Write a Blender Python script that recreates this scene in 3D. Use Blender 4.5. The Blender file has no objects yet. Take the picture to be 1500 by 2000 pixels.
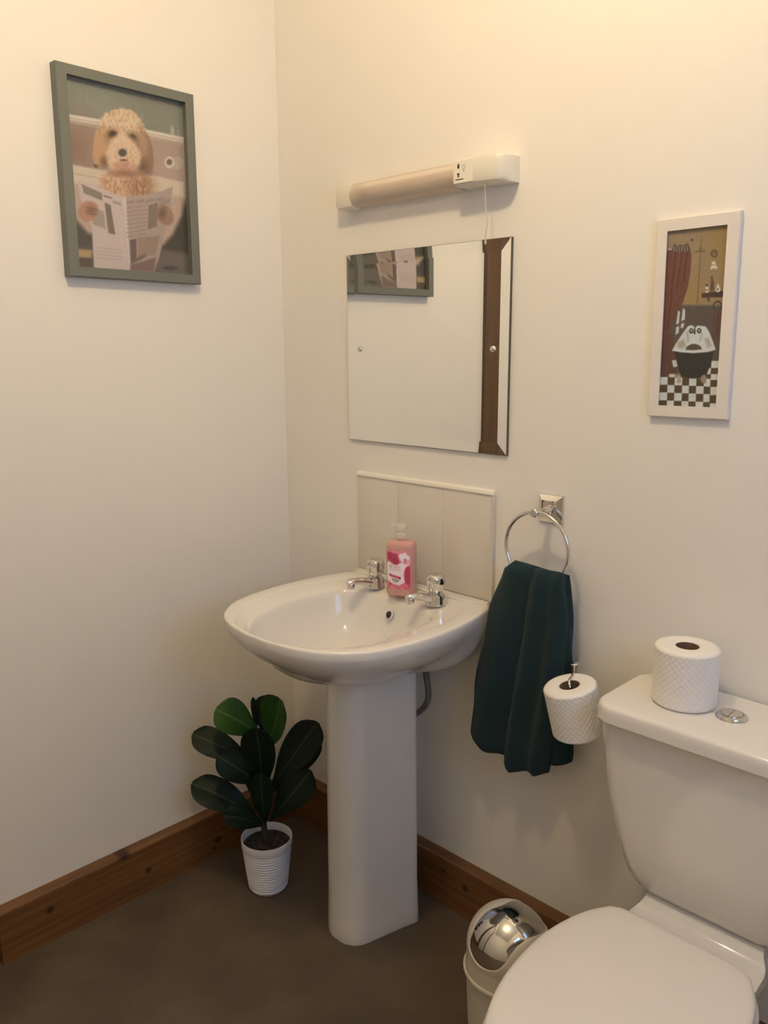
import bpy, bmesh, math, random
import numpy as np
from mathutils import Vector, Matrix

scene = bpy.context.scene
COL = scene.collection
random.seed(7)
PI = math.pi

# ------------------------------------------------------------------ camera
cam_data = bpy.data.cameras.new('camera')
cam_data.sensor_fit = 'HORIZONTAL'
cam_data.sensor_width = 36.0
cam_data.lens = 1611.3 / 1500 * 36.0
cam_data.clip_start = 0.02
cam = bpy.data.objects.new('camera', cam_data)
COL.objects.link(cam)
_r = Vector((0.71284073, 0.70130653, -0.00521932))
_u = Vector((-0.13473637, 0.1442482, 0.98032574))
_f = Vector((-0.68826172, 0.69811289, -0.19731749))
_m = Matrix((_r, _u, -_f)).transposed().to_4x4()
_m.translation = Vector((1.8305, -1.4654, 1.40))
cam.matrix_world = _m
scene.camera = cam

# ------------------------------------------------------------------ light, exposure
scene.view_settings.view_transform = 'Standard'
scene.view_settings.look = 'None'
scene.view_settings.gamma = 1.0
scene.view_settings.use_curve_mapping = False
scene.view_settings.exposure = 0.0

world = bpy.data.worlds.new('overcast_sky')
scene.world = world
world.use_nodes = True
_bg = world.node_tree.nodes['Background']
_bg.inputs['Color'].default_value = (0.26, 0.50, 1.0, 1)
_bg.inputs['Strength'].default_value = 5.6

LAMP_STRENGTH = 176.0
LAMP_COLOR = (1.0, 0.77, 0.455, 1)
LAMP_POS = (1.07, -0.88, 2.49)
LAMP_R = 0.062

# window opening in the right wall (daylight comes through it)
WIN_X, WIN_Y0, WIN_Y1, WIN_Z0, WIN_Z1 = 2.30, -1.25, -0.45, 1.20, 2.05
pd = bpy.data.lights.new('window_portal', 'AREA')
pd.shape = 'RECTANGLE'
pd.size = WIN_Y1 - WIN_Y0
pd.size_y = WIN_Z1 - WIN_Z0
pd.cycles.is_portal = True
po = bpy.data.objects.new('window_portal', pd)
po.location = (WIN_X + 0.095, (WIN_Y0 + WIN_Y1) / 2, (WIN_Z0 + WIN_Z1) / 2)
po.rotation_euler = (PI / 2, 0, PI / 2)
COL.objects.link(po)


# ------------------------------------------------------------------ helpers
def lin(c):
    c = c / 255.0
    return c / 12.92 if c <= 0.04045 else ((c + 0.055) / 1.055) ** 2.4


def srgb(r, g, b):
    return (lin(r), lin(g), lin(b), 1)


def pset(bsdf, **kw):
    for k, v in kw.items():
        k = k.replace('_', ' ')
        if k in bsdf.inputs:
            bsdf.inputs[k].default_value = v


def mat(name, color=(.8, .8, .8, 1), rough=.5, metal=0.0, **kw):
    m = bpy.data.materials.new(name)
    m.use_nodes = True
    b = m.node_tree.nodes['Principled BSDF']
    pset(b, Base_Color=color, Roughness=rough, Metallic=metal, **kw)
    return m


def N(m, t, **kw):
    n = m.node_tree.nodes.new(t)
    for k, v in kw.items():
        setattr(n, k, v)
    return n


def L(m, a, b):
    m.node_tree.links.new(a, b)


def bsdf(m):
    return m.node_tree.nodes['Principled BSDF']


def add_bump(m, scale, strength, dist=.002, detail=4, stretch=(1, 1, 1)):
    tc = N(m, 'ShaderNodeTexCoord')
    mp = N(m, 'ShaderNodeMapping')
    mp.inputs['Scale'].default_value = stretch
    nz = N(m, 'ShaderNodeTexNoise')
    nz.inputs['Scale'].default_value = scale
    nz.inputs['Detail'].default_value = detail
    bp = N(m, 'ShaderNodeBump')
    bp.inputs['Strength'].default_value = strength
    bp.inputs['Distance'].default_value = dist
    L(m, tc.outputs['Object'], mp.inputs['Vector'])
    L(m, mp.outputs['Vector'], nz.inputs['Vector'])
    L(m, nz.outputs['Fac'], bp.inputs['Height'])
    L(m, bp.outputs['Normal'], bsdf(m).inputs['Normal'])
    return nz


def noise_color(m, scale, c1, c2, lo=.35, hi=.65, detail=5, stretch=(1, 1, 1)):
    tc = N(m, 'ShaderNodeTexCoord')
    mp = N(m, 'ShaderNodeMapping')
    mp.inputs['Scale'].default_value = stretch
    nz = N(m, 'ShaderNodeTexNoise')
    nz.inputs['Scale'].default_value = scale
    nz.inputs['Detail'].default_value = detail
    rp = N(m, 'ShaderNodeValToRGB')
    rp.color_ramp.elements[0].position = lo
    rp.color_ramp.elements[0].color = c1
    rp.color_ramp.elements[1].position = hi
    rp.color_ramp.elements[1].color = c2
    L(m, tc.outputs['Object'], mp.inputs['Vector'])
    L(m, mp.outputs['Vector'], nz.inputs['Vector'])
    L(m, nz.outputs['Fac'], rp.inputs['Fac'])
    L(m, rp.outputs['Color'], bsdf(m).inputs['Base Color'])
    return rp


def link(name, bm, material=None, parent=None, smooth=None, kind=None):
    me = bpy.data.meshes.new(name)
    bmesh.ops.recalc_face_normals(bm, faces=bm.faces[:])
    bm.to_mesh(me)
    bm.free()
    if smooth is not None:
        for p in me.polygons:
            p.use_smooth = True
        if smooth < 179:
            me.set_sharp_from_angle(angle=math.radians(smooth))
    o = bpy.data.objects.new(name, me)
    if material:
        me.materials.append(material)
    COL.objects.link(o)
    if parent:
        o.parent = parent
    if kind:
        o['kind'] = kind
    return o


def thing(name, label, cat, loc=(0, 0, 0), rot=(0, 0, 0)):
    o = bpy.data.objects.new(name, None)
    o.empty_display_size = .05
    o.location = loc
    o.rotation_euler = rot
    COL.objects.link(o)
    o['label'] = label
    o['category'] = cat
    return o


def tag(o, label, cat):
    o['label'] = label
    o['category'] = cat
    return o


def box(bm, x0, x1, y0, y1, z0, z1, bev=0, seg=2, M=None):
    r = bmesh.ops.create_cube(bm, size=1)
    vs = r['verts']
    for v in vs:
        v.co = Vector(((x0 + x1) / 2 + v.co.x * (x1 - x0), (y0 + y1) / 2 + v.co.y * (y1 - y0), (z0 + z1) / 2 + v.co.z * (z1 - z0)))
    if bev:
        es = list({e for v in vs for e in v.link_edges})
        q = bmesh.ops.bevel(bm, geom=es, offset=bev, segments=seg, affect='EDGES', profile=.5)
        vs = list({v for f in q['faces'] for v in f.verts} | {v for v in vs if v.is_valid})
    if M:
        bmesh.ops.transform(bm, matrix=M, verts=[v for v in vs if v.is_valid])
    return vs


def loft(bm, loops, cap0=True, cap1=True, closed=True):
    rows = [[bm.verts.new(p) for p in lp] for lp in loops]
    n = len(rows[0])
    for a, b in zip(rows, rows[1:]):
        for i in range(n if closed else n - 1):
            j = (i + 1) % n
            bm.faces.new((a[i], a[j], b[j], b[i]))
    if cap0:
        bm.faces.new(rows[0][::-1])
    if cap1:
        bm.faces.new(rows[-1])
    return rows


def lathe(bm, prof, n=48, cx=0, cy=0, cap0=True, cap1=True, M=None):
    rows = loft(bm, [[(cx + r * math.cos(2 * PI * i / n), cy + r * math.sin(2 * PI * i / n), z) for i in range(n)] for r, z in prof], cap0, cap1)
    if M:
        bmesh.ops.transform(bm, matrix=M, verts=[v for r in rows for v in r])


def tube(bm, pts, r, n=10, closed=False):
    pts = [Vector(p) for p in pts]
    m = len(pts)
    rr = r if isinstance(r, (list, tuple)) else [r] * m
    loops = []
    prev = None
    for i, p in enumerate(pts):
        if closed:
            t = pts[(i + 1) % m] - pts[(i - 1) % m]
        else:
            t = pts[min(i + 1, m - 1)] - pts[max(i - 1, 0)]
        t.normalize()
        if prev is None:
            a = t.cross(Vector((0, 0, 1)))
            if a.length < .1:
                a = t.cross(Vector((1, 0, 0)))
        else:
            a = prev - t * prev.dot(t)
        a.normalize()
        prev = a
        b = t.cross(a)
        loops.append([p + rr[i] * (a * math.cos(2 * PI * k / n) + b * math.sin(2 * PI * k / n)) for k in range(n)])
    if closed:
        loops.append(loops[0])
        rows = [[bm.verts.new(q) for q in lp] for lp in loops[:-1]]
        for i in range(m):
            A, B = rows[i], rows[(i + 1) % m]
            for k in range(n):
                bm.faces.new((A[k], A[(k + 1) % n], B[(k + 1) % n], B[k]))
    else:
        loft(bm, loops)


def spline(pts, sub=8, closed=False):
    P = [np.array(p, float) for p in pts]
    n = len(P)
    out = []
    rng = range(n) if closed else range(n - 1)
    for i in rng:
        if closed:
            p0, p1, p2, p3 = P[i - 1], P[i], P[(i + 1) % n], P[(i + 2) % n]
        else:
            p0, p1, p2, p3 = P[max(i - 1, 0)], P[i], P[i + 1], P[min(i + 2, n - 1)]
        for k in range(sub):
            t = k / sub
            out.append(.5 * ((2 * p1) + (-p0 + p2) * t + (2 * p0 - 5 * p1 + 4 * p2 - p3) * t * t + (-p0 + 3 * p1 - 3 * p2 + p3) * t ** 3))
    if not closed:
        out.append(P[-1])
    return out


def polar(poly, c, n):
    """radius-resample of a star-shaped closed outline round c"""
    poly = [np.array(p, float) - np.array(c) for p in poly]
    res = []
    for i in range(n):
        a = 2 * PI * i / n
        d = np.array((math.cos(a), math.sin(a)))
        best = 0
        for p, q in zip(poly, poly[1:] + poly[:1]):
            e = q - p
            den = d[0] * e[1] - d[1] * e[0]
            if abs(den) < 1e-12:
                continue
            t = (p[0] * e[1] - p[1] * e[0]) / den
            s = (p[0] * d[1] - p[1] * d[0]) / den
            if t > 0 and -1e-6 <= s <= 1 + 1e-6:
                best = max(best, t)
        res.append(np.array(c) + d * best)
    return res


def mirror_outline(right):
    """right half (dx >= 0), front to back order -> closed list"""
    return right + [(-x, y) for x, y in reversed(right) if x > 1e-6]


def rrect(x0, x1, y0, y1, r, n=6):
    pts = []
    for cx, cy, a0 in ((x1 - r, y1 - r, 0), (x0 + r, y1 - r, PI / 2), (x0 + r, y0 + r, PI), (x1 - r, y0 + r, 1.5 * PI)):
        for k in range(n + 1):
            a = a0 + PI / 2 * k / n
            pts.append((cx + r * math.cos(a), cy + r * math.sin(a)))
    return pts


# ------------------------------------------------------------------ materials
M_wall = mat('wall_paint', (.87, .84, .785, 1), .62)
add_bump(M_wall, 160, .05, .0006)
M_ceil = mat('ceiling_paint', (.88, .86, .82, 1), .8)
M_floor = mat('vinyl_floor', (.05, .04, .03, 1), .55)
noise_color(M_floor, 5.5, srgb(76, 66, 55), srgb(100, 86, 70), .3, .7, 8)
add_bump(M_floor, 400, .08, .0004)


def wood(name, c1, c2, knots, axis):
    """stained pine: long grain along axis, dark knots at given spots"""
    m = mat(name, c1, .42)
    st = {'x': (1.0, 9, 30), 'y': (9, 1.0, 30), 'z': (30, 30, 1.0)}[axis]
    rp = noise_color(m, 3.0, c1, c2, .36, .66, 6, st)
    col = rp.outputs['Color']
    tc = N(m, 'ShaderNodeTexCoord')
    for (p, rx, rz) in knots:
        vs = N(m, 'ShaderNodeVectorMath', operation='SUBTRACT')
        vs.inputs[1].default_value = p
        L(m, tc.outputs['Object'], vs.inputs[0])
        vm = N(m, 'ShaderNodeVectorMath', operation='MULTIPLY')
        vm.inputs[1].default_value = (1 / rx if axis == 'x' else 2.0, 1 / rx if axis == 'y' else 2.0, 1 / rz)
        L(m, vs.outputs[0], vm.inputs[0])
        ln = N(m, 'ShaderNodeVectorMath', operation='LENGTH')
        L(m, vm.outputs[0], ln.inputs[0])
        mr = N(m, 'ShaderNodeMapRange')
        mr.inputs[1].default_value = .45
        mr.inputs[2].default_value = 1.0
        L(m, ln.outputs['Value'], mr.inputs[0])
        mx = N(m, 'ShaderNodeMix', data_type='RGBA')
        mx.inputs['A'].default_value = (c1[0] * .3, c1[1] * .26, c1[2] * .25, 1)
        L(m, mr.outputs[0], mx.inputs['Factor'])
        L(m, col, mx.inputs['B'])
        col = mx.outputs['Result']
    L(m, col, bsdf(m).inputs['Base Color'])
    return m


WC1, WC2 = (.135, .058, .019, 1), (.205, .094, .031, 1)
M_wood_l = wood('stained_pine_left', WC1, WC2, [((.033, -.786, .083), .013, .012), ((.033, -.526, .059), .012, .011),
                ((.025, -.589, .135), .020, .02), ((.033, -.312, .048), .014, .013), ((.033, -.325, .028), .008, .008)], 'y')
M_wood_r = wood('stained_pine_back', WC1, WC2, [((.621, -.033, .096), .008, .008), ((.693, -.033, .082), .012, .011)], 'x')
M_wood_d = wood('stained_pine_door', (.100, .054, .021, 1), (.122, .067, .027, 1), [], 'z')
M_ceramic = mat('white_ceramic', (.80, .775, .735, 1), .10, Coat_Weight=.3, Coat_Roughness=.03)
M_plastic_w = mat('white_seat_plastic', (.80, .765, .74, 1), .28)
M_tile = mat('cream_glazed_tile', (.72, .675, .60, 1), .14)
M_trim = mat('white_tile_trim', (.86, .83, .76, 1), .3)
M_grout = mat('grout', (.66, .62, .55, 1), .8)
M_chrome = mat('chrome', (.72, .70, .68, 1), .07, 1.0)
M_chrome_b = mat('polished_chrome_lid', (.66, .64, .60, 1), .045, 1.0)
M_mirror = mat('mirror_silver', (.93, .935, .90, 1), .012, 1.0)
M_mirror_edge = mat('mirror_edge', (.10, .09, .06, 1), .35)
M_dark = mat('dark_hole', (.03, .022, .014, 1), .6)
M_pipe = mat('grey_pipe', (.20, .20, .19, 1), .38, .3)
M_frame_grey = mat('grey_painted_frame', (.165, .175, .155, 1), .55)
M_frame_white = mat('white_painted_frame', (.80, .75, .69, 1), .5)
M_backing = mat('picture_backing', (.30, .26, .2, 1), .8)
M_cream = mat('cream_plastic', (.80, .765, .66, 1), .35)
M_label_w = mat('white_label', (.84, .80, .71, 1), .4)
M_ink = mat('label_ink', (.035, .025, .015, 1), .6)
M_ink2 = mat('label_grey_ink', (.36, .32, .26, 1), .6)
M_paper = mat('tissue_paper', (.86, .835, .80, 1), .95)
M_core = mat('cardboard_core', (.19, .125, .075, 1), .9)
M_pot = mat('white_ribbed_pot', (.80, .79, .80, 1), .35)
M_soil = mat('potting_soil', (.03, .02, .012, 1), .95)
noise_color(M_soil, 60, (.012, .008, .005, 1), (.085, .055, .025, 1), .4, .7)
add_bump(M_soil, 90, .8, .01)
M_stem = mat('plant_stem', (.032, .038, .014, 1), .6)
M_towel = mat('teal_terry', (.0045, .025, .031, 1), 1.0, Sheen_Weight=.06, Sheen_Roughness=.5)
add_bump(M_towel, 520, .7, .002, 3)
M_bin = mat('white_bin_plastic', (.66, .62, .54, 1), .35)
M_bin_in = mat('bin_gap', (.02, .016, .012, 1), .7)
M_soap = mat('pink_soap', (.62, .35, .315, 1), .16, Subsurface_Weight=.15)
M_clear = mat('clear_pump_plastic', (.86, .80, .72, 1), .25, Alpha=.38)
M_door = mat('cream_door_paint', (.74, .69, .60, 1), .5)
M_win_frame = mat('white_window_frame', (.8, .8, .8, 1), .4)
M_tube = mat('fluorescent_tube', (.70, .62, .54, 1), .35)
M_tube_cap = mat('tube_cap', (.09, .06, .045, 1), .5)
M_cord = mat('pull_cord', (.62, .52, .40, 1), .7)
M_lampwhite = mat('lamp_rose_plastic', (.8, .8, .78, 1), .4)

M_globe = bpy.data.materials.new('lit_globe')
M_globe.use_nodes = True
pset(bsdf(M_globe), Base_Color=(.8, .8, .8, 1), Emission_Color=LAMP_COLOR, Emission_Strength=LAMP_STRENGTH)

# thin window glass: mostly clear with a little reflection
M_pane = bpy.data.materials.new('window_glass')
M_pane.use_nodes = True
_nt = M_pane.node_tree
_nt.nodes.clear()
_o = _nt.nodes.new('ShaderNodeOutputMaterial')
_mx = _nt.nodes.new('ShaderNodeMixShader')
_tr = _nt.nodes.new('ShaderNodeBsdfTransparent')
_tr.inputs[0].default_value = (.92, .95, .95, 1)
_gl = _nt.nodes.new('ShaderNodeBsdfGlossy')
_gl.inputs['Roughness'].default_value = .05
_mx.inputs[0].default_value = .06
_nt.links.new(_tr.outputs[0], _mx.inputs[1])
_nt.links.new(_gl.outputs[0], _mx.inputs[2])
_nt.links.new(_mx.outputs[0], _o.inputs[0])

# milky striplight cover: part see-through, part diffusing
M_diff = bpy.data.materials.new('milky_light_cover')
M_diff.use_nodes = True
_nt = M_diff.node_tree
_b = bsdf(M_diff)
pset(_b, Base_Color=(.74, .645, .56, 1), Roughness=.22)
_o = _nt.nodes['Material Output']
_mx = _nt.nodes.new('ShaderNodeMixShader')
_tr = _nt.nodes.new('ShaderNodeBsdfTransparent')
_tr.inputs[0].default_value = (.95, .88, .80, 1)
_mx.inputs[0].default_value = .42
_nt.links.new(_b.outputs[0], _mx.inputs[1])
_nt.links.new(_tr.outputs[0], _mx.inputs[2])
_nt.links.new(_mx.outputs[0], _o.inputs[0])


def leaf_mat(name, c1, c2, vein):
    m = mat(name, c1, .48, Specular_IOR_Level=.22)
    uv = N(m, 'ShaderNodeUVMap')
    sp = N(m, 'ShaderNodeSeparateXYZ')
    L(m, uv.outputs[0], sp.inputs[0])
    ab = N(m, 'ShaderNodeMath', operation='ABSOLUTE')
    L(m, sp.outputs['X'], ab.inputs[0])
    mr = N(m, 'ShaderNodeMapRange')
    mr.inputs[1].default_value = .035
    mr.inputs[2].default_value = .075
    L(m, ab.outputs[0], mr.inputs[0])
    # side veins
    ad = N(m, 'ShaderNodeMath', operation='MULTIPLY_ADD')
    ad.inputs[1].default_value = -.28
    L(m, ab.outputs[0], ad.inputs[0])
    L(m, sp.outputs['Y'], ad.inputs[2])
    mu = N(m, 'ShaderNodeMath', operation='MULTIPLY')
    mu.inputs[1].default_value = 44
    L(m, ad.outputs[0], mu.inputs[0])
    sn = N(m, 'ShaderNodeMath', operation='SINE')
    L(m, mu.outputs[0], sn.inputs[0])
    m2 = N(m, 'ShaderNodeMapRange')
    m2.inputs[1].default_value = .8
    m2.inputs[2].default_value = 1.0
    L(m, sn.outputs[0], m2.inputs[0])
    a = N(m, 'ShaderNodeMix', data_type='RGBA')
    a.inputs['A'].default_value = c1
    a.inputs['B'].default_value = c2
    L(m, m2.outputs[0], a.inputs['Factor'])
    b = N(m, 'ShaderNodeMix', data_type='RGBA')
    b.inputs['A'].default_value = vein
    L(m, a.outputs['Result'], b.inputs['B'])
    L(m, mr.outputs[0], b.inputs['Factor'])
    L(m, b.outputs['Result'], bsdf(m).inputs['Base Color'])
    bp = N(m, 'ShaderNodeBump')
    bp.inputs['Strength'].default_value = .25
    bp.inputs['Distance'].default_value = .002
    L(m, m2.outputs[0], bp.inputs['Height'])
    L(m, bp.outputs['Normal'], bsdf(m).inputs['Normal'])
    return m


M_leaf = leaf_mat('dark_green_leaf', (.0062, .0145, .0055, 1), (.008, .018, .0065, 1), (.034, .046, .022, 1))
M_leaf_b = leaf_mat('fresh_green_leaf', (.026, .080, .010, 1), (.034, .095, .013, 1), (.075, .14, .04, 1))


def vcol_mat(name, rough=.35, coat=0.0):
    m = mat(name, (.5, .5, .5, 1), rough)
    if coat:
        pset(bsdf(m), Coat_Weight=coat, Coat_Roughness=.08)
    at = N(m, 'ShaderNodeAttribute', attribute_name='ink')
    L(m, at.outputs['Color'], bsdf(m).inputs['Base Color'])
    return m


# ------------------------------------------------------------------ the room
RX, FY, CZ, T = 2.30, -2.45, 2.72, .12
bm = bmesh.new(); box(bm, -T, RX + T, FY - T, T, -.08, 0)
link('floor', bm, M_floor, kind='structure')
bm = bmesh.new(); box(bm, -T, RX + T, FY - T, T, CZ, CZ + .08)
link('ceiling', bm, M_ceil, kind='structure')
bm = bmesh.new(); box(bm, -T, RX + T, 0, T, 0, CZ)
link('wall_back', bm, M_wall, kind='structure')
bm = bmesh.new(); box(bm, -T, 0, FY, 0, 0, CZ)
link('wall_left', bm, M_wall, kind='structure')
bm = bmesh.new(); box(bm, -T, RX + T, FY - T, FY, 0, CZ)
link('wall_front', bm, M_wall, kind='structure')
bm = bmesh.new()
box(bm, RX, RX + T, FY, WIN_Y0, 0, CZ)
box(bm, RX, RX + T, WIN_Y1, 0, 0, CZ)
box(bm, RX, RX + T, WIN_Y0, WIN_Y1, 0, WIN_Z0)
box(bm, RX, RX + T, WIN_Y0, WIN_Y1, WIN_Z1, CZ)
link('wall_right', bm, M_wall, kind='structure')

w = bpy.data.objects.new('window_1', None)
w.location = (RX, (WIN_Y0 + WIN_Y1) / 2, WIN_Z0)
w['kind'] = 'structure'
COL.objects.link(w)
hw, hh = (WIN_Y1 - WIN_Y0) / 2, WIN_Z1 - WIN_Z0
bm = bmesh.new()
for a in ((-hw, -hw + .045, 0, hh), (hw - .045, hw, 0, hh), (-hw + .045, hw - .045, 0, .045), (-hw + .045, hw - .045, hh - .045, hh), (-.02, .02, .045, hh - .045)):
    box(bm, .03, .08, a[0], a[1], a[2], a[3], .004)
link('window_frame', bm, M_win_frame, w, 30)
for s in (-1, 1):
    bm = bmesh.new()
    y0, y1 = sorted((s * .02, s * (hw - .045)))
    box(bm, .052, .056, y0, y1, .045, hh - .045)
    link('pane', bm, M_pane, w)
bm = bmesh.new(); box(bm, -.05, .03, -hw - .03, hw + .03, -.025, 0, .006)
link('window_sill', bm, M_win_frame, w, 30)


def board_profile(t, h):
    return [(0, 0), (t, 0), (t, h - .004), (t - .0012, h - .0012), (t - .004, h), (0, h)]


# skirting boards
BH, BT = .132, .033
bm = bmesh.new()
loft(bm, [[(x, 0, z) for x, z in board_profile(BT, BH)], [(x, -.902, z) for x, z in board_profile(BT, BH)]])
link('baseboard_left', bm, M_wood_l, kind='structure')
bm = bmesh.new()
loft(bm, [[(BT, -y, z) for y, z in board_profile(BT, BH)], [(RX, -y, z) for y, z in board_profile(BT, BH)]])
link('baseboard_back', bm, M_wood_r, kind='structure')

# door with its stained architrave in the left wall, seen in the mirror
bm = bmesh.new()
prof = [(0, 0), (.014, 0), (.018, -.012), (.018, -.085), (.024, -.095), (.024, -.15), (0, -.15)]
y0 = -.902
loft(bm, [[(x, y0 + y, 0) for x, y in prof], [(x, y0 + y, 2.14) for x, y in prof]])
link('trim_1', bm, M_wood_d, kind='structure')
bm = bmesh.new()
loft(bm, [[(x, y0 - .78 - .15 - y, 0) for x, y in prof], [(x, y0 - .78 - .15 - y - .0, 2.14) for x, y in prof]])
link('trim_2', bm, M_wood_d, kind='structure')
bm = bmesh.new()
box(bm, 0, .02, y0 - .93, y0, 2.14, 2.26, .003)
link('trim_3', bm, M_wood_d, kind='structure')
d = bpy.data.objects.new('door_1', None)
d.location = (0, y0 - .15, 0)
d['kind'] = 'structure'
COL.objects.link(d)
bm = bmesh.new()
box(bm, 0, .010, -.63, 0, .005, 2.135, .002)
link('door_leaf', bm, M_door, d, 30)
for z0, z1 in ((.2, .95), (1.1, 1.95)):
    bm = bmesh.new()
    for yy in (-.29, -.54):
        box(bm, .010, .016, yy, yy + .2, z0, z1, .003)
    link('door_panel', bm, M_door, d, 30)
bm = bmesh.new()
tube(bm, [(.01, -.57, 1.02), (.05, -.57, 1.02), (.055, -.55, 1.02), (.055, -.46, 1.02)], .008)
link('door_handle', bm, M_chrome, d, 40)

# ------------------------------------------------------------------ ceiling lamp (above the frame, lights the room)
t = thing('ceiling_lamp', 'round white glowing globe lamp hanging from the ceiling, out of frame', 'lamp', LAMP_POS)
bm = bmesh.new()
lathe(bm, [(.001, CZ - LAMP_POS[2]), (.05, CZ - LAMP_POS[2]), (.05, CZ - LAMP_POS[2] - .015), (.02, CZ - LAMP_POS[2] - .035), (.006, CZ - LAMP_POS[2] - .04)], 32)
link('ceiling_rose', bm, M_lampwhite, t, 40)
bm = bmesh.new(); tube(bm, [(0, 0, .1), (0, 0, CZ - LAMP_POS[2] - .03)], .004)
link('flex', bm, M_lampwhite, t, 60)
bm = bmesh.new()
lathe(bm, [(.004, .115), (.02, .11), (.022, .058), (.016, .056)], 24)
link('lamp_holder', bm, M_lampwhite, t, 40)
bm = bmesh.new(); bmesh.ops.create_uvsphere(bm, u_segments=32, v_segments=16, radius=LAMP_R)
link('globe', bm, M_globe, t, 180)

# ------------------------------------------------------------------ splashback
sx0, sx1, sz0, sz1 = .299, .739, .826, 1.0835
t = thing('splashback', 'cream tiled splashback with white top trim behind the basin', 'splashback', ((sx0 + sx1) / 2, 0, sz0))
hw = (sx1 - sx0) / 2
bm = bmesh.new(); box(bm, -hw + .002, hw - .002, -.004, 0, 0, sz1 - sz0 - .004)
link('grout_bed', bm, M_grout, t)
tw = (2 * hw - .006) / 3
for i in range(3):
    bm = bmesh.new()
    xa = -hw + i * tw
    box(bm, xa + .0003, xa + tw - .0003, -.0098, -.002, 0, sz1 - sz0 - .010, .0006)
    link('tile', bm, M_tile, t, 30)
bm = bmesh.new()
loft(bm, [[(s * hw, y, sz1 - sz0 + z) for y, z in ((0, 0), (-.007, 0), (-.0115, -.0025), (-.013, -.006), (-.013, -.010), (0, -.010))] for s in (-1, 1)])
link('top_trim', bm, M_trim, t, 30)
bm = bmesh.new()
loft(bm, [[(hw - x, y, z) for x, y in ((0, 0), (0, -.008), (.002, -.0112), (.006, -.0112), (.006, 0))] for z in (0, sz1 - sz0 - .010)])
link('edge_trim', bm, M_tile, t, 30)

# ------------------------------------------------------------------ washbasin on pedestal
BX = .5215
ZR = .820
wb = thing('pedestal_washbasin', 'white ceramic washbasin on a full pedestal with two chrome taps', 'washbasin', (BX, -.25, 0))
OFF = Vector((BX, -.25, 0))
right = [(0, -.516), (.045, -.514), (.113, -.500), (.168, -.474), (.222, -.418), (.249, -.345), (.259, -.268), (.260, -.20),
         (.251, -.12), (.232, -.05), (.215, -.012), (.13, -.012), (.05, -.012), (0, -.012)]
full = [right[0]] + right[1:-1] + [right[-1]] + [(-x, y) for x, y in reversed(right[1:-1])]
NB = 128
cB = (0, -.25)
sm = [tuple(p) for p in spline(full[:11], 6)] + [(.13, -.012), (0, -.012), (-.13, -.012)] + [tuple(p) for p in spline([(-x, y) for x, y in reversed(full[:11])], 6)]
outer = polar(sm, cB, NB)
op_right = [(0, -.487), (.06, -.478), (.11, -.446), (.15, -.385), (.167, -.30), (.169, -.23), (.160, -.165), (.135, -.128), (.09, -.112), (.04, -.106), (0, -.105)]
op_full = op_right + [(-x, y) for x, y in reversed(op_right[1:-1])]
opening = polar([tuple(p) for p in spline(op_full, 6, True)], cB, NB)
ped_right = [(0, -.304), (.022, -.302), (.045, -.29), (.058, -.270), (.066, -.24), (.085, -.16), (.093, -.135), (.090, -.122), (.06, -.118), (0, -.118)]
ped_full = ped_right + [(-x, y) for x, y in reversed(ped_right[1:-1])]
ped = polar([tuple(p) for p in spline(ped_full, 6, True)], (0, -.21), NB)


def at_z(pts, z):
    return [(p[0], p[1] + .25, z) for p in pts]


bc = np.array((0, -.262))
loops = []
for k, z in ((.06, .6735), (.13, .674), (.28, .677), (.45, .683), (.60, .693), (.72, .7065), (.82, .7255), (.90, .749), (.95, .7725), (.98, .791), (1.0, .8035)):
    loops.append(at_z([bc + (p - bc) * k for p in opening], z))
for m, z in ((.05, .8080), (.13, .8120), (.28, .8158), (.5, .8184), (.52, .8186), (.56, .8200), (.75, .8206), (.90, .8206), (.96, .8202), (.985, .8188), (.996, .8168), (1.0, .8135), (1.0, .8095)):
    lp = []
    for p, q in zip(opening, outer):
        e = p * (1 - m) + q * m
        h = min(1, max(0, (-q[1] - .30) / .16))
        h = h * h * (3 - 2 * h)
        lp.append((e[0], e[1] + .25, z - h * .0075 * (max(0, .80 - m) / .80) ** 1.2 * min(1, m / .1)))
    loops.append(lp)
for s in (.02, .05, .10, .18, .27, .36, .45, .54, .63, .72, .80, .87, .93, .97, 1.0):
    a = s * PI / 2
    lp = []
    for p, q in zip(outer, ped):
        g = min(1, max(0, (p[1] + .14) / .12))
        g = g * g * (3 - 2 * g)
        f = math.cos(a) ** (1.9 * (1 - g) + .75 * g)
        z = .806 - .147 * math.sin(a) ** (1.22 * (1 - g) + 1.0 * g)
        e = p * f + q * (1 - f)
        lp.append((e[0], e[1] + .25, z))
    loops.append(lp)
bm = bmesh.new()
loft(bm, loops)
link('basin', bm, M_ceramic, wb, 60)

# raised back ledge of the basin against the tiles
bm = bmesh.new()
pts = [(-.213, -.012), (-.213, -.030), (-.15, -.040), (0, -.043), (.15, -.040), (.19, -.033), (.213, -.022), (.213, -.012)]
loft(bm, [[(x, y + .25, .8185) for x, y in pts], [(x, y + .25, .8245) for x, y in pts], [(x * .997, y * .96 + .25, .8262) for x, y in pts]])
link('back_ledge', bm, M_ceramic, wb, 40)

bm = bmesh.new()
loops = []
for z, k in ((.0, 1.03), (.004, 1.04), (.03, 1.035), (.12, 1.012), (.3, 1.0), (.5, .99), (.62, .985), (.662, .98)):
    c = np.array((0, -.21))
    loops.append(at_z([c + (p - c) * k for p in ped], z))
loft(bm, loops)
link('pedestal', bm, M_ceramic, wb, 60)

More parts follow.
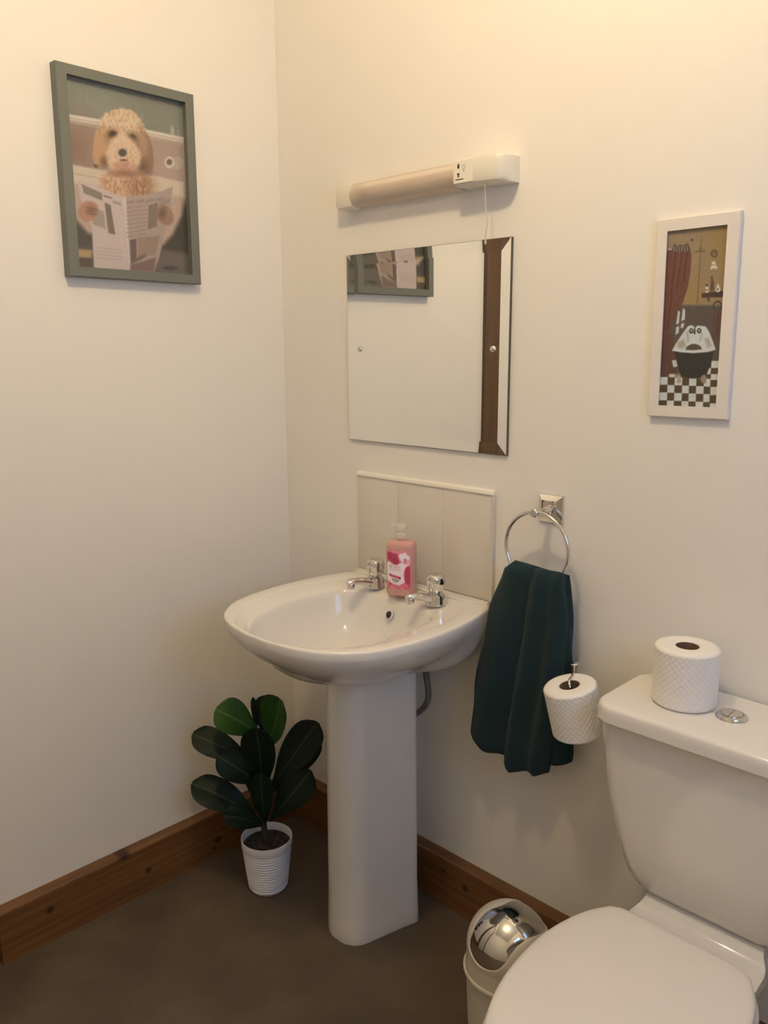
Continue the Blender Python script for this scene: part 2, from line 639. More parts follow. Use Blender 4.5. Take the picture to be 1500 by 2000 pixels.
# overflow hole, waste
bm = bmesh.new()
Mo = Matrix.Translation((-.0005, .1265, .7735)) @ Matrix.Rotation(math.radians(62), 4, 'X')
lathe(bm, [(.0100, -.006), (.0106, .0006), (.0096, .0012), (.0086, -.001)], 28, cap0=False, cap1=False, M=Mo)
link('overflow_ring', bm, M_ceramic, wb, 60)
bm = bmesh.new()
lathe(bm, [(.0088, -.001), (.001, -.001)], 28, cap0=False, M=Mo)
link('overflow_hole', bm, M_dark, wb)
bm = bmesh.new()
lathe(bm, [(.024, .672), (.024, .6765), (.020, .6775), (.014, .6745), (.001, .6745)], 28, 0, -.012)
link('waste_ring', bm, M_chrome, wb, 40)

# supply pipe
bm = bmesh.new()
pp = spline([(.575 - BX, .200, .69), (.575 - BX, .200, .62), (.582 - BX, .200, .585), (.582 - BX, .200, .553), (.562 - BX, .200, .520), (.515 - BX, .196, .482), (.49 - BX, .19, .45)], 6)
tube(bm, pp, .0078, 12)
link('supply_pipe', bm, M_pipe, wb, 60)


def tap(x, y, tip):
    o = bpy.data.objects.new('tap', None)
    COL.objects.link(o)
    o.parent = wb
    o.location = (x - BX, y + .25, .8185)
    dx, dy = tip[0] - x, tip[1] - y
    ln = math.hypot(dx, dy)
    o.rotation_euler = (0, 0, math.atan2(dy, dx))
    bm = bmesh.new()
    lathe(bm, [(.001, 0), (.0235, 0), (.0235, .003), (.0222, .006), (.0218, .019), (.0205, .0235), (.014, .0265), (.012, .031), (.001, .031)], 32)
    # spout, flattened, rises slightly then turns down
    loops = []
    for s, z, hw_, hh_ in ((.004, .0140, .0150, .0110), (.02, .0155, .0142, .0108), (ln * .55, .0205, .0125, .0094), (ln * .82, .0235, .0115, .0086), (ln * .95, .0245, .0108, .0080), (ln + .005, .0240, .0096, .0072), (ln + .011, .0215, .0070, .0048)):
        loops.append([(s, hw_ * math.cos(a) * (1 if abs(math.cos(a)) < .99 else 1), z + hh_ * math.sin(a)) for a in [2 * PI * k / 16 for k in range(16)]])
    loft(bm, loops)
    lathe(bm, [(.0075, .023), (.0094, .020), (.0094, .0085), (.0076, .0075), (.0065, .011)], 20, ln, 0)
    link('tap_body', bm, M_chrome, o, 45)
    bm = bmesh.new()
    # faceted knob: six shallow lobes
    loops = []
    for z, r, k in ((.0295, .013, 0), (.031, .0165, .2), (.036, .0200, .6), (.045, .0228, 1), (.055, .0240, 1), (.063, .0236, 1), (.0680, .0208, .8), (.0705, .0155, .4), (.0713, .006, 0)):
        lp = []
        for i in range(48):
            a = 2 * PI * i / 48
            lp.append((r * (1 - .07 * k * abs(math.sin(3 * a)) ** .8) * math.cos(a), r * (1 - .07 * k * abs(math.sin(3 * a)) ** .8) * math.sin(a), z))
        loops.append(lp)
    loft(bm, loops)
    link('tap_handle', bm, M_chrome, o, 50)
    return o


tap(.440, -.086, (.428, -.158))
tap(.638, -.088, (.612, -.146))

# ------------------------------------------------------------------ soap bottle
ang = math.atan2(.40, .92)
sb = thing('soap_bottle', 'pink liquid hand soap pump bottle with red label, standing between the taps', 'soap bottle', (.5345, -.0925, .8215), (0, 0, ang))


def selli(a, b, p, n=48):
    out = []
    for i in range(n):
        t = 2 * PI * i / n
        c, s = math.cos(t), math.sin(t)
        out.append((a * math.copysign(abs(c) ** (2 / p), c), b * math.copysign(abs(s) ** (2 / p), s)))
    return out


bm = bmesh.new()
A, B = .0345, .0235
loops = []
for z, k in ((0, .90), (.002, .96), (.006, 1.0), (.06, 1.0), (.112, 1.0), (.120, .985), (.126, .93), (.1295, .82), (.1315, .62), (.1325, .40), (.1345, .36), (.1375, .36)):
    e = 3.4 if k > .8 else (2.6 if k > .5 else 2.0)
    if k <= .4:
        loops.append([(x, y, z) for x, y in selli(.0115, .0115, 2)])
    else:
        loops.append([(x, y, z) for x, y in selli(A * k, B * k, e)])
loft(bm, loops)
link('bottle', bm, M_soap, sb, 50)
bm = bmesh.new()
lathe(bm, [(.0135, .1345), (.0138, .136), (.0138, .1475), (.0125, .149), (.0065, .150), (.0055, .152), (.0055, .157), (.0105, .158), (.0115, .160), (.0115, .168), (.010, .1705), (.003, .1715)], 32)
bm2loops = [[(x, y, z) for (y, z) in ((.0045 * math.cos(a), .1655 + .0035 * math.sin(a)) for a in [2 * PI * k / 12 for k in range(12)])] for x in (-.006, -.022, -.030)]
loft(bm, bm2loops)
link('pump_head', bm, M_clear, sb, 50)

# ------------------------------------------------------------------ painted prints (flat ink on a fine grid)
rng = np.random.default_rng(3)


def vnoise(x, y, sc, seed):
    g = np.random.default_rng(seed).random((64, 64))
    u, v = x / sc, y / sc
    iu, iv = np.floor(u).astype(int), np.floor(v).astype(int)
    fu, fv = u - iu, v - iv
    fu, fv = fu * fu * (3 - 2 * fu), fv * fv * (3 - 2 * fv)
    gx = lambda a, b: g[a % 64, b % 64]
    return (gx(iu, iv) * (1 - fu) + gx(iu + 1, iv) * fu) * (1 - fv) + (gx(iu, iv + 1) * (1 - fu) + gx(iu + 1, iv + 1) * fu) * fv


class Canvas:
    """flat artwork evaluated at sample points X, Y (drawing units of the sketch)"""

    def __init__(s, X, Y, base):
        s.X, s.Y = X, Y
        s.C = np.tile(np.array(base, float), (X.size, 1))

    def put(s, mask, col):
        mask = np.clip(mask, 0, 1)[:, None]
        s.C = s.C * (1 - mask) + np.array(col, float) * mask

    def sdf(s, pts):
        P = np.array(pts, float)
        d = np.full(s.X.size, 1e18)
        inside = np.zeros(s.X.size, bool)
        n = len(P)
        for i in range(n):
            a, b = P[i], P[(i + 1) % n]
            e = b - a
            wx, wy = s.X - a[0], s.Y - a[1]
            t = np.clip((wx * e[0] + wy * e[1]) / (e @ e + 1e-9), 0, 1)
            d = np.minimum(d, (wx - e[0] * t) ** 2 + (wy - e[1] * t) ** 2)
            c = ((a[1] <= s.Y) & (b[1] > s.Y)) | ((b[1] <= s.Y) & (a[1] > s.Y))
            xi = a[0] + (s.Y - a[1]) / (e[1] if abs(e[1]) > 1e-9 else 1e-9) * e[0]
            inside ^= c & (s.X < xi)
        return np.where(inside, 1, -1) * np.sqrt(d)

    def poly(s, pts, col, soft=6, a=1.0):
        s.put(a * (.5 + s.sdf(pts) / (2 * soft)), col)

    def ell(s, cx, cy, rx, ry, col, soft=.15, rot=0, a=1.0, fur=0, seed=1, sc=14):
        c, sn = math.cos(rot), math.sin(rot)
        dx, dy = s.X - cx, s.Y - cy
        u, v = (dx * c + dy * sn) / rx, (-dx * sn + dy * c) / ry
        r = np.sqrt(u * u + v * v)
        if fur:
            r = r + fur * (vnoise(s.X, s.Y, sc, seed) - .5)
        s.put(a * (.5 + (1 - r) / soft), col)

    def line(s, p, q, w, col, soft=4, a=1.0):
        p, q = np.array(p, float), np.array(q, float)
        e = q - p
        t = np.clip(((s.X - p[0]) * e[0] + (s.Y - p[1]) * e[1]) / (e @ e), 0, 1)
        d = np.hypot(s.X - p[0] - e[0] * t, s.Y - p[1] - e[1] * t)
        s.put(a * (.5 + (w - d) / soft), col)

    def ring(s, cx, cy, rx, ry, w, col, soft=5):
        r = np.hypot((s.X - cx) / rx, (s.Y - cy) / ry)
        s.put(.5 + (w - np.abs(r - 1) * min(rx, ry)) / soft, col)


def homography(quad):
    src = [(0, 0), (1, 0), (1, 1), (0, 1)]
    A_, b_ = [], []
    for (u, v), (x, y) in zip(src, quad):
        A_ += [[u, v, 1, 0, 0, 0, -u * x, -v * x], [0, 0, 0, u, v, 1, -u * y, -v * y]]
        b_ += [x, y]
    h = np.append(np.linalg.solve(np.array(A_, float), np.array(b_, float)), 1).reshape(3, 3)
    return h


def print_mesh(name, nu, nv, place, paint, quad, white, material, parent, gain=.8):
    """grid sheet; place(u, v) -> xyz; paint(canvas) draws in sketch units given by quad"""
    uu, vv = np.meshgrid(np.linspace(0, 1, nu + 1), np.linspace(0, 1, nv + 1))
    uu, vv = uu.ravel(), vv.ravel()
    H = homography(quad)
    q = H @ np.stack([uu, vv, np.ones_like(uu)])
    cv = Canvas(q[0] / q[2], q[1] / q[2], (128, 128, 128))
    cv.u, cv.v = uu, vv
    paint(cv)
    c = np.clip(cv.C, 0, 255) / 255
    f = lambda x: np.where(x <= .04045, x / 12.92, ((x + .055) / 1.055) ** 2.4)
    c = f(c) / f(np.array(white, float) / 255) * gain * np.array((1.03, .97, .87))
    verts = [place(a, b) for a, b in zip(uu, vv)]
    W = nu + 1
    faces = [(j * W + i, (j + 1) * W + i, (j + 1) * W + i + 1, j * W + i + 1) for j in range(nv) for i in range(nu)]
    me = bpy.data.meshes.new(name)
    me.from_pydata(verts, [], faces)
    at = me.color_attributes.new('ink', 'FLOAT_COLOR', 'POINT')
    rgba = np.ones((len(uu), 4), np.float32)
    rgba[:, :3] = np.clip(c, 0.002, .95)
    at.data.foreach_set('color', rgba.ravel())
    me.materials.append(material)
    o = bpy.data.objects.new(name, me)
    COL.objects.link(o)
    o.parent = parent
    return o


def paint_dog(c):
    c.put(np.ones(c.X.size), (139, 132, 108))
    c.put(.35 * (vnoise(c.X, c.Y, 300, 5)), (120, 108, 86))
    low = [(250, 600), (560, 650), (900, 725), (1260, 800), (1260, 1900), (250, 1900)]
    c.poly(low, (172, 140, 114), 8)
    c.ell(380, 820, 190, 240, (146, 110, 84), 1.2, a=.8)
    c.ell(1080, 1000, 200, 200, (186, 152, 124), 1.2, a=.6)
    for o, wd, col in ((0, 34, (205, 178, 146)), (-22, 8, (222, 198, 166)), (24, 7, (172, 144, 114))):
        c.line((280, 575 + o), (580, 625 + o), wd, col, 6)
        c.line((880, 690 + o), (1230, 760 + o), wd, col, 6)
    c.poly([(1115, 700), (1118, 650), (1128, 630), (1140, 650), (1146, 705)], (190, 176, 140), 8, .8)
    c.poly([(1165, 715), (1165, 670), (1190, 672), (1190, 720)], (172, 158, 126), 8, .5)
    # dark shadowed surroundings low down
    c.poly([(330, 1290), (540, 1360), (560, 1600), (350, 1620)], (86, 76, 62), 30)
    c.poly([(1040, 1380), (1270, 1200), (1280, 1660), (1020, 1640)], (78, 68, 54), 40)
    c.poly([(350, 1590), (560, 1560), (560, 1800), (360, 1800)], (96, 84, 68), 22)
    c.poly([(990, 1590), (1280, 1640), (1280, 1830), (980, 1810)], (112, 96, 78), 22)
    c.ell(1110, 1740, 60, 16, (82, 70, 56), .6)
    c.poly([(375, 1600), (515, 1612), (505, 1672), (385, 1668)], (180, 146, 92), 10)
    c.poly([(385, 1672), (505, 1676), (500, 1740), (390, 1735)], (98, 78, 54), 8)
    # cistern, bowl
    c.poly([(325, 940), (560, 985), (1000, 1030), (1215, 1075), (1215, 1200), (1000, 1210), (330, 1095)], (214, 186, 150), 8)
    c.line((335, 1010), (560, 1050), 5, (190, 160, 124), 8)
    c.poly([(340, 1090), (1210, 1190), (1200, 1330), (1130, 1480), (1060, 1560), (480, 1480), (380, 1370)], (192, 158, 128), 18)
    c.ell(545, 945, 24, 26, (104, 78, 58), .3)
    c.ell(538, 930, 12, 10, (205, 180, 150), .5)
    # roll holder
    c.ell(1172, 925, 45, 52, (188, 164, 130), .3)
    c.ell(1106, 922, 38, 46, (214, 188, 156), .2)
    c.ell(1106, 920, 22, 24, (128, 96, 72), .3)
    # dog body
    c.ell(770, 1110, 205, 150, (206, 158, 114), .14, 0, 1, .16, 3, 18)
    c.ell(890, 1130, 110, 130, (168, 120, 84), .8, 0, .7)
    st = vnoise(c.X * 1.0, c.Y * .35, 9, 9)
    body = .5 + (1 - np.hypot((c.X - 770) / 200, (c.Y - 1120) / 145)) / .3
    c.put(np.clip(body, 0, 1) * np.clip((st - .6) * 2.2, 0, .5), (136, 90, 60))
    c.put(np.clip(body, 0, 1) * np.clip((.35 - st) * 2.2, 0, .45), (230, 188, 148))
    # head and ears
    c.ell(740, 760, 195, 240, (212, 170, 124), .10, 0, 1, .16, 4, 20)
    c.ell(730, 620, 150, 115, (218, 180, 134), .12, 0, 1, .22, 6, 20)
    c.ell(580, 800, 62, 168, (196, 146, 98), .2, .12, 1, .16, 7, 20)
    c.ell(920, 850, 62, 178, (152, 112, 80), .2, -.16, 1, .14, 8, 20)
    c.ell(895, 760, 50, 120, (176, 134, 96), .5, -.2, .7)
    c.ell(605, 920, 34, 44, (130, 88, 60), .9, 0, .8)
    c.ell(905, 960, 46, 60, (120, 86, 62), .9, 0, .7)
    st = vnoise(c.X * 1.2, c.Y * .5, 12, 12)
    head = .5 + (1 - np.hypot((c.X - 735) / 180, (c.Y - 650) / 150)) / .3
    c.put(np.clip(head, 0, 1) * np.clip((st - .55) * 2, 0, .45), (172, 126, 84))
    c.put(np.clip(head, 0, 1) * np.clip((.4 - st) * 2, 0, .4), (236, 202, 160))
    c.ell(655, 715, 44, 66, (150, 112, 74), .8, .3, .8)
    c.ell(825, 745, 44, 66, (140, 104, 70), .8, -.3, .8)
    c.ell(670, 705, 34, 28, (92, 64, 42), .8)
    c.ell(672, 700, 18, 17, (66, 48, 36), .5)
    c.ell(814, 735, 34, 30, (88, 62, 42), .8)
    c.ell(812, 730, 18, 18, (64, 48, 36), .5)
    c.ell(745, 780, 90, 70, (224, 184, 142), .6)
    c.ell(755, 875, 132, 118, (222, 180, 136), .25, 0, 1, .1, 11, 16)
    c.ell(760, 955, 90, 48, (196, 142, 108), .7, 0, .8)
    c.ell(760, 1012, 120, 30, (150, 104, 76), .9, 0, .7)
    c.ell(745, 850, 33, 31, (86, 74, 60), .45)
    mz = vnoise(c.X, c.Y * .6, 13, 41)
    mm = .5 + (1 - np.hypot((c.X - 755) / 128, (c.Y - 890) / 110)) / .4
    mm = np.clip(mm, 0, 1) * (np.hypot(c.X - 745, c.Y - 850) > 38)
    c.put(mm * np.clip((mz - .55) * 1.6, 0, .35), (186, 136, 98))
    c.put(mm * np.clip((.4 - mz) * 1.6, 0, .3), (236, 198, 156))
    c.ell(752, 908, 30, 8, (112, 82, 62), .9)
    # newspaper
    Lp = [(398, 1068), (560, 1120), (745, 1198), (770, 1480), (797, 1768), (525, 1752), (508, 1420), (440, 1300)]
    Rp = [(745, 1198), (900, 1180), (1040, 1150), (1132, 1108), (1110, 1280), (1080, 1420), (1020, 1680), (985, 1768), (797, 1768)]
    c.poly(Rp, (178, 150, 126), 6)
    c.poly(Lp, (206, 178, 154), 6)
    c.poly([(745, 1198), (770, 1192), (806, 1768), (795, 1768)], (216, 190, 166), 6)
    c.poly([(428, 1098), (588, 1168), (590, 1228), (446, 1170)], (140, 122, 100), 5)
    c.poly([(600, 1182), (662, 1200), (662, 1210), (600, 1194)], (120, 98, 80), 4)
    c.poly([(668, 1222), (734, 1240), (736, 1262), (668, 1244)], (170, 146, 124), 5)
    c.poly([(606, 1240), (652, 1258), (690, 1490), (636, 1478)], (128, 108, 84), 5)
    c.poly([(452, 1262), (600, 1310), (618, 1450), (520, 1412)], (168, 146, 120), 8)
    for k in range(4):
        c.line((550, 1590 + 26 * k), (740, 1612 + 24 * k), 5, (192, 162, 138), 8)
    for k in range(4):
        p = 778 + 74 * k
        c.poly([(p, 1228 - 7 * k), (p + 60, 1222 - 9 * k), (p + 60, 1244 - 9 * k), (p, 1250 - 7 * k)], (146, 120, 98), 8, .7)
    for k in range(8):
        c.line((782, 1280 + 32 * k), (925, 1262 + 31 * k), 5, (160, 132, 108), 12)
    c.poly([(945, 1258), (1016, 1234), (1008, 1420), (938, 1448)], (134, 114, 92), 5)
    c.poly([(1030, 1230), (1110, 1200), (1104, 1240), (1026, 1268)], (158, 132, 110), 6)
    c.poly([(800, 1530), (850, 1518), (852, 1680), (806, 1690)], (112, 88, 74), 5)
    c.poly([(860, 1510), (1030, 1490), (1000, 1640), (862, 1670)], (160, 130, 102), 8)
    c.poly([(806, 1690), (925, 1630), (920, 1660), (808, 1720)], (120, 94, 76), 6)
    c.poly([(806, 1720), (1000, 1660), (985, 1768), (800, 1768)], (130, 102, 82), 10)
    # paws
    c.ell(478, 1310, 74, 84, (186, 134, 100), .25, .5, 1, .14, 14, 18)
    c.ell(505, 1300, 48, 40, (148, 104, 76), .9, .2, .7)
    for k in range(3):
        c.line((470, 1280 + 22 * k), (545, 1296 + 20 * k), 4, (120, 80, 58), 8, .7)
    c.ell(1072, 1335, 60, 82, (164, 122, 92), .25, -.4, 1, .14, 15, 18)
    c.ell(1050, 1320, 34, 50, (124, 92, 70), .9, 0, .8)
    g = (vnoise(c.X, c.Y, 8, 21) - .5) * 10
    c.C += g[:, None]


def paint_bath(c):
    c.put(np.ones(c.X.size), (152, 122, 84))
    c.put(np.clip((c.X - 480) / 260, 0, 1) * np.clip((1000 - c.Y) / 700, 0, 1), (150, 114, 62))
    c.ell(470, 800, 90, 120, (158, 124, 66), 1.2, a=.7)
    c.poly([(330, 885), (560, 890), (760, 895), (700, 1380), (180, 1520), (180, 1150)], (92, 76, 62), 8)
    c.line((380, 895), (745, 900), 4, (112, 94, 74), 6)
    c.poly([(180, 1120), (300, 1130), (330, 1330), (330, 1480), (180, 1520)], (98, 62, 46), 10)
    # curtain
    c.poly([(248, 405), (300, 412), (380, 408), (445, 400), (462, 460), (455, 600), (430, 750), (385, 880), (340, 960), (290, 1060), (258, 1140), (200, 1180), (215, 900)], (112, 66, 48), 6)
    for a, b in (((330, 430), (290, 800)), ((385, 430), (330, 760)), ((425, 440), (395, 700)), ((300, 800), (255, 1100)), ((340, 560), (330, 640))):
        c.line(a, b, 5, (86, 48, 36), 10)
    c.line((360, 430), (320, 760), 4, (128, 80, 58), 10)
    c.poly([(300, 395), (318, 362), (340, 382), (365, 370), (390, 380), (415, 368), (432, 360), (446, 402), (440, 425), (310, 428)], (84, 68, 54), 6)
    for k in range(6):
        c.line((312 + 22 * k, 385), (318 + 22 * k, 428), 4, (150, 126, 100), 5)
    c.line((262, 412), (288, 410), 6, (190, 166, 136), 6)
    c.ell(468, 335, 11, 11, (92, 68, 46), .4)
    # pole with cross piece
    c.line((546, 330), (512, 890), 5, (122, 92, 58), 6)
    c.line((502, 434), (574, 432), 7, (112, 88, 56), 8)
    c.ell(540, 412, 14, 14, (116, 92, 60), .5)
    # round mirror, white bits, shelf
    c.ring(655, 455, 24, 28, 6, (92, 74, 50))
    c.ell(655, 452, 17, 20, (122, 98, 64), .4)
    c.line((652, 482), (650, 505), 3, (140, 112, 76))
    c.poly([(632, 525), (662, 520), (670, 560), (686, 572), (668, 588), (650, 578), (630, 590), (622, 575), (636, 552)], (208, 192, 160), 5)
    c.ell(650, 552, 9, 7, (150, 122, 84), .6)
    c.poly([(550, 792), (580, 785), (748, 768), (744, 826), (550, 828)], (74, 52, 36), 5)
    c.poly([(596, 828), (620, 828), (616, 862), (604, 866)], (78, 56, 38), 5)
    c.poly([(582, 735), (606, 735), (608, 785), (580, 787)], (208, 190, 160), 5)
    c.ell(592, 722, 9, 11, (84, 58, 42), .5)
    c.ell(590, 765, 10, 10, (172, 110, 84), .6)
    c.poly([(628, 650), (640, 642), (652, 690), (656, 768), (622, 772)], (104, 70, 46), 5)
    c.poly([(684, 715), (692, 715), (708, 765), (700, 782), (676, 782), (666, 765)], (216, 202, 172), 5)
    c.ell(685, 758, 9, 11, (120, 92, 58), .5)
    c.ring(685, 900, 34, 38, 6, (74, 58, 44))
    c.poly([(655, 935), (730, 935), (722, 1100), (690, 1180), (650, 1170), (640, 1080)], (100, 68, 54), 8)
    c.line((690, 950), (680, 1150), 4, (78, 50, 40), 8)
    c.line((440, 915), (440, 945), 4, (78, 62, 48), 8)
    # window light on the wall
    for q in ([(350, 935), (366, 945), (358, 1045), (332, 1055)], [(392, 915), (410, 930), (408, 1010), (376, 1028)],
              [(334, 1078), (360, 1065), (356, 1125), (326, 1142)], [(376, 1050), (404, 1040), (396, 1080), (372, 1088)]):
        c.poly(q, (206, 192, 166), 4)
    # chequered floor
    dark, white = (88, 66, 36), (212, 202, 176)
    c.poly([(200, 1500), (420, 1510), (560, 1520), (640, 1370), (760, 1365), (760, 1790), (170, 1790)], dark, 4)
    cols = [186, 263, 323, 388, 447, 508, 572, 625, 700]
    rows = [1440, 1504, 1570, 1636, 1704, 1775]
    for j in range(1, 5):
        for i in range(8):
            if (i + j) % 2:
                sk = (cols[i] - 186) * .04
                sh = -(rows[j] - 1504) * .03
                x0, x1 = cols[i] + sh, cols[i + 1] + sh
                if i == 7:
                    continue
                c.poly([(x0, rows[j] + sk), (x1, rows[j] + sk), (x1 - 2, rows[j + 1] + sk), (x0 - 2, rows[j + 1] + sk)], white, 3)
    for j, (ya, yb) in enumerate(((1368, 1428), (1480, 1530), (1590, 1660), (1730, 1790))):
        c.poly([(636 - 4 * j, ya), (720, ya), (720, yb), (632 - 4 * j, yb)], white, 3)
    c.poly([(606, 1432), (632, 1428), (626, 1480), (594, 1482)], white, 3)
    c.poly([(592, 1530), (628, 1530), (622, 1590), (582, 1584)], white, 3)
    c.poly([(298, 1362), (338, 1358), (352, 1412), (310, 1420)], (204, 190, 166), 4)
    c.ell(300, 1492, 28, 16, (204, 190, 164), .4)
    # bath tub
    c.poly([(318, 1285), (480, 1300), (656, 1288), (628, 1400), (586, 1505), (480, 1520), (378, 1505), (345, 1400)], (50, 46, 36), 5)
    c.poly([(435, 1068), (470, 1060), (495, 1085), (515, 1066), (582, 1072), (610, 1110), (650, 1210), (670, 1272), (600, 1292), (480, 1300), (370, 1292), (298, 1278), (330, 1220), (390, 1130)], (212, 202, 178), 5)
    c.poly([(350, 1200), (400, 1180), (420, 1240), (380, 1262), (345, 1250)], (176, 158, 128), 14)
    c.poly([(575, 1180), (610, 1170), (640, 1240), (600, 1255)], (178, 160, 130), 14)
    c.poly([(418, 1120), (440, 1110), (445, 1200), (430, 1210)], (180, 164, 136), 8)
    c.poly([(550, 1130), (565, 1140), (540, 1200), (530, 1190)], (186, 170, 142), 8)
    c.poly([(410, 1272), (430, 1240), (465, 1222), (505, 1222), (540, 1240), (556, 1268), (480, 1276)], (92, 74, 52), 4)
    for ex in (463, 530):
        c.ell(ex, 1110, 20, 23, (70, 58, 44), .25)
        c.ell(ex, 1108, 9, 10, (176, 156, 126), .5)
    c.poly([(488, 1085), (498, 1085), (500, 1130), (490, 1142), (482, 1132)], (72, 58, 44), 4)
    c.poly([(345, 1500), (372, 1490), (380, 1545), (360, 1562), (342, 1552)], (176, 152, 126), 6)
    c.poly([(548, 1500), (575, 1482), (592, 1500), (590, 1560), (560, 1555), (545, 1540)], (150, 128, 98), 6)
    c.C += ((vnoise(c.X, c.Y, 14, 22) - .5) * 8)[:, None]


def frame_mesh(w, h, wi, hi, dep, mapf, bev=.0015):
    """picture frame as one mesh in (a, b, c) = (across, up, out)"""
    bm = bmesh.new()
    W2, H2, w2, h2 = w / 2, h / 2, wi / 2, hi / 2
    sec = [(1, 0), (1, dep - bev), (1 - .0, dep - bev), (0, dep), (0, dep - bev), (0, 0)]
    o = [(-W2, -H2), (W2, -H2), (W2, H2), (-W2, H2)]
    i_ = [(-w2, -h2), (w2, -h2), (w2, h2), (-w2, h2)]

    def lp(k, inset, c):
        src = o if k else i_
        return [mapf(x - math.copysign(inset if k else -inset, x), y - math.copysign(inset if k else -inset, y), c) for x, y in src]
    loops = [lp(1, 0, 0), lp(1, 0, dep - bev), lp(1, bev, dep), lp(0, bev, dep), lp(0, 0, dep - bev), lp(0, 0, 0)]
    rows = [[bm.verts.new(p) for p in l_] for l_ in loops]
    n = len(rows)
    for a in range(n):
        A_, B_ = rows[a], rows[(a + 1) % n]
        for k in range(4):
            bm.faces.new((A_[k], A_[(k + 1) % 4], B_[(k + 1) % 4], B_[k]))
    return bm


# large picture on the left wall: across = +y, up = z, out = +x
La = -.0072
pl = thing('framed_dog_print', 'large grey framed print of a curly dog reading a newspaper, on left wall', 'picture', (0, -.4414, 1.7709), (0, 0, 0))
ca, sa = math.cos(La), math.sin(La)
mapl = lambda a, b, c: Vector((c, a * ca - b * sa, a * sa + b * ca))
link('frame', frame_mesh(.3361, .4357, .292, .396, .026, mapl), M_frame_grey, pl, 30)
bm = bmesh.new()
loft(bm, [[mapl(a, b, c) for a, b in ((-.15, -.2), (.15, -.2), (.15, .2), (-.15, .2))] for c in (.001, .0075)])
link('backing_board', bm, M_backing, pl)
M_print_dog = vcol_mat('dog_print_ink', .4, .25)
print_mesh('print', 190, 260, lambda u, v: mapl(-.146 + .292 * u, .198 - .396 * v, .0095), paint_dog,
           [(278, 236), (1206, 456), (1256, 1800), (385, 1748)], (226, 202, 166), M_print_dog, pl, .62)

# small picture on the back wall: across = +x, up = z, out = -y
Ra = .0081
ps = thing('framed_bathtub_print', 'narrow white framed print of a bathtub on a chequered floor, on back wall', 'picture', (1.1657, 0, 1.4441))
ca2, sa2 = math.cos(Ra), math.sin(Ra)
mapr = lambda a, b, c: Vector((a * ca2 - b * sa2, -c, a * sa2 + b * ca2))
link('frame', frame_mesh(.149, .3502, .1105, .3110, .012, mapr), M_frame_white, ps, 30)
bm = bmesh.new()
loft(bm, [[mapr(a, b, c) for a, b in ((-.06, -.16), (.06, -.16), (.06, .16), (-.06, .16))] for c in (.0005, .004)])
link('backing_board', bm, M_backing, ps)
M_print_bath = vcol_mat('bath_print_ink', .5, .15)
print_mesh('print', 130, 330, lambda u, v: mapr(-.0553 + .1106 * u, .1556 - .3112 * v, .0062), paint_bath,
           [(262, 252), (786, 206), (690, 1772), (187, 1752)], (230, 204, 168), M_print_bath, ps, .72)


# soap label
def paint_label(c):
    c.put(np.ones(c.X.size), (206, 98, 104))
    nz = vnoise(c.X, c.Y, 9, 31)
    c.put(np.clip((nz - .5) * 2.4, 0, .7), (220, 120, 124))
    c.put(np.clip((.42 - nz) * 3, 0, .6), (178, 56, 72))
    c.poly([(0, 0), (100, 0), (100, 9), (60, 12), (0, 7)], (214, 132, 122), 4)
    c.ell(28, 26, 24, 17, (176, 58, 70), .3, .2, 1, .2, 33, 6)
    c.ell(40, 33, 15, 10, (160, 44, 58), .4, .3)
    c.ell(12, 18, 13, 12, (172, 50, 68), .5)
    # white blossom
    for px, py in ((64, 17), (78, 14), (88, 20), (72, 26), (92, 28)):
        c.ell(px, py, 11, 8, (232, 202, 184), .4)
    c.ell(80, 28, 6, 6, (196, 96, 112), .5)
    c.ell(93, 33, 7, 9, (224, 148, 146), .5)
    # pale central shield
    c.poly([(-5, 40), (12, 34), (30, 42), (45, 43), (62, 34), (96, 40), (80, 54), (76, 70), (80, 88), (70, 96), (50, 101), (28, 98), (10, 92), (-5, 84)], (230, 200, 180), 3)
    c.ell(92, 70, 16, 26, (184, 50, 70), .2)
    # script-like lines, ribbon, small print
    for k, (x0, x1, y) in enumerate(((10, 24, 47), (28, 58, 49), (14, 60, 57))):
        xs = np.linspace(x0, x1, 9)
        for i in range(8):
            c.line((xs[i], y + (3 if i % 2 else -3)), (xs[i + 1], y + (-3 if i % 2 else 3)), 1.4, (214, 158, 146) if k else (190, 166, 140), 2)
    c.poly([(13, 70), (60, 76), (58, 84), (14, 77)], (196, 70, 80), 2)
    c.ell(14, 72, 4, 3, (130, 30, 44), .5)
    c.ell(58, 80, 4, 3, (120, 40, 40), .5)
    for k in range(5):
        c.line((24 + 6 * k, 84.5 + .8 * k), (27.5 + 6 * k, 85 + .8 * k), 2.2, (120, 112, 84), 2)
    for k in range(3):
        c.line((28 + 7 * k, 91 + .5 * k), (33 + 7 * k, 91.5 + .5 * k), 1.5, (150, 140, 104), 2)


def label_pos(u, v):
    a, b = A + .0005, B + .0005
    x = -.0285 + .057 * u
    y = -b * (1 - min(1, abs(x) / a) ** 3.4) ** (1 / 3.4)
    return Vector((x, y - .0003, .112 - .094 * v))


M_label = vcol_mat('soap_label_ink', .3)
print_mesh('label', 70, 110, label_pos, paint_label, [(0, 0), (100, 0), (100, 112), (0, 112)], (206, 182, 148), M_label, sb, .66)

# ------------------------------------------------------------------ mirror with bevelled edge
mx0, mx1, mz0, mz1 = .2671, .7679, 1.1639, 1.6203
mr = thing('wall_mirror', 'unframed rectangular mirror with angled edges, screwed to back wall above basin', 'mirror', ((mx0 + mx1) / 2, 0, mz0))
w2, h2 = (mx1 - mx0) / 2, mz1 - mz0
bw, dd = .026, -.0013


def mloop(i, y):
    return [(-w2 + i, y, i), (w2 - i, y, i), (w2 - i, y, h2 - i), (-w2 + i, y, h2 - i)]


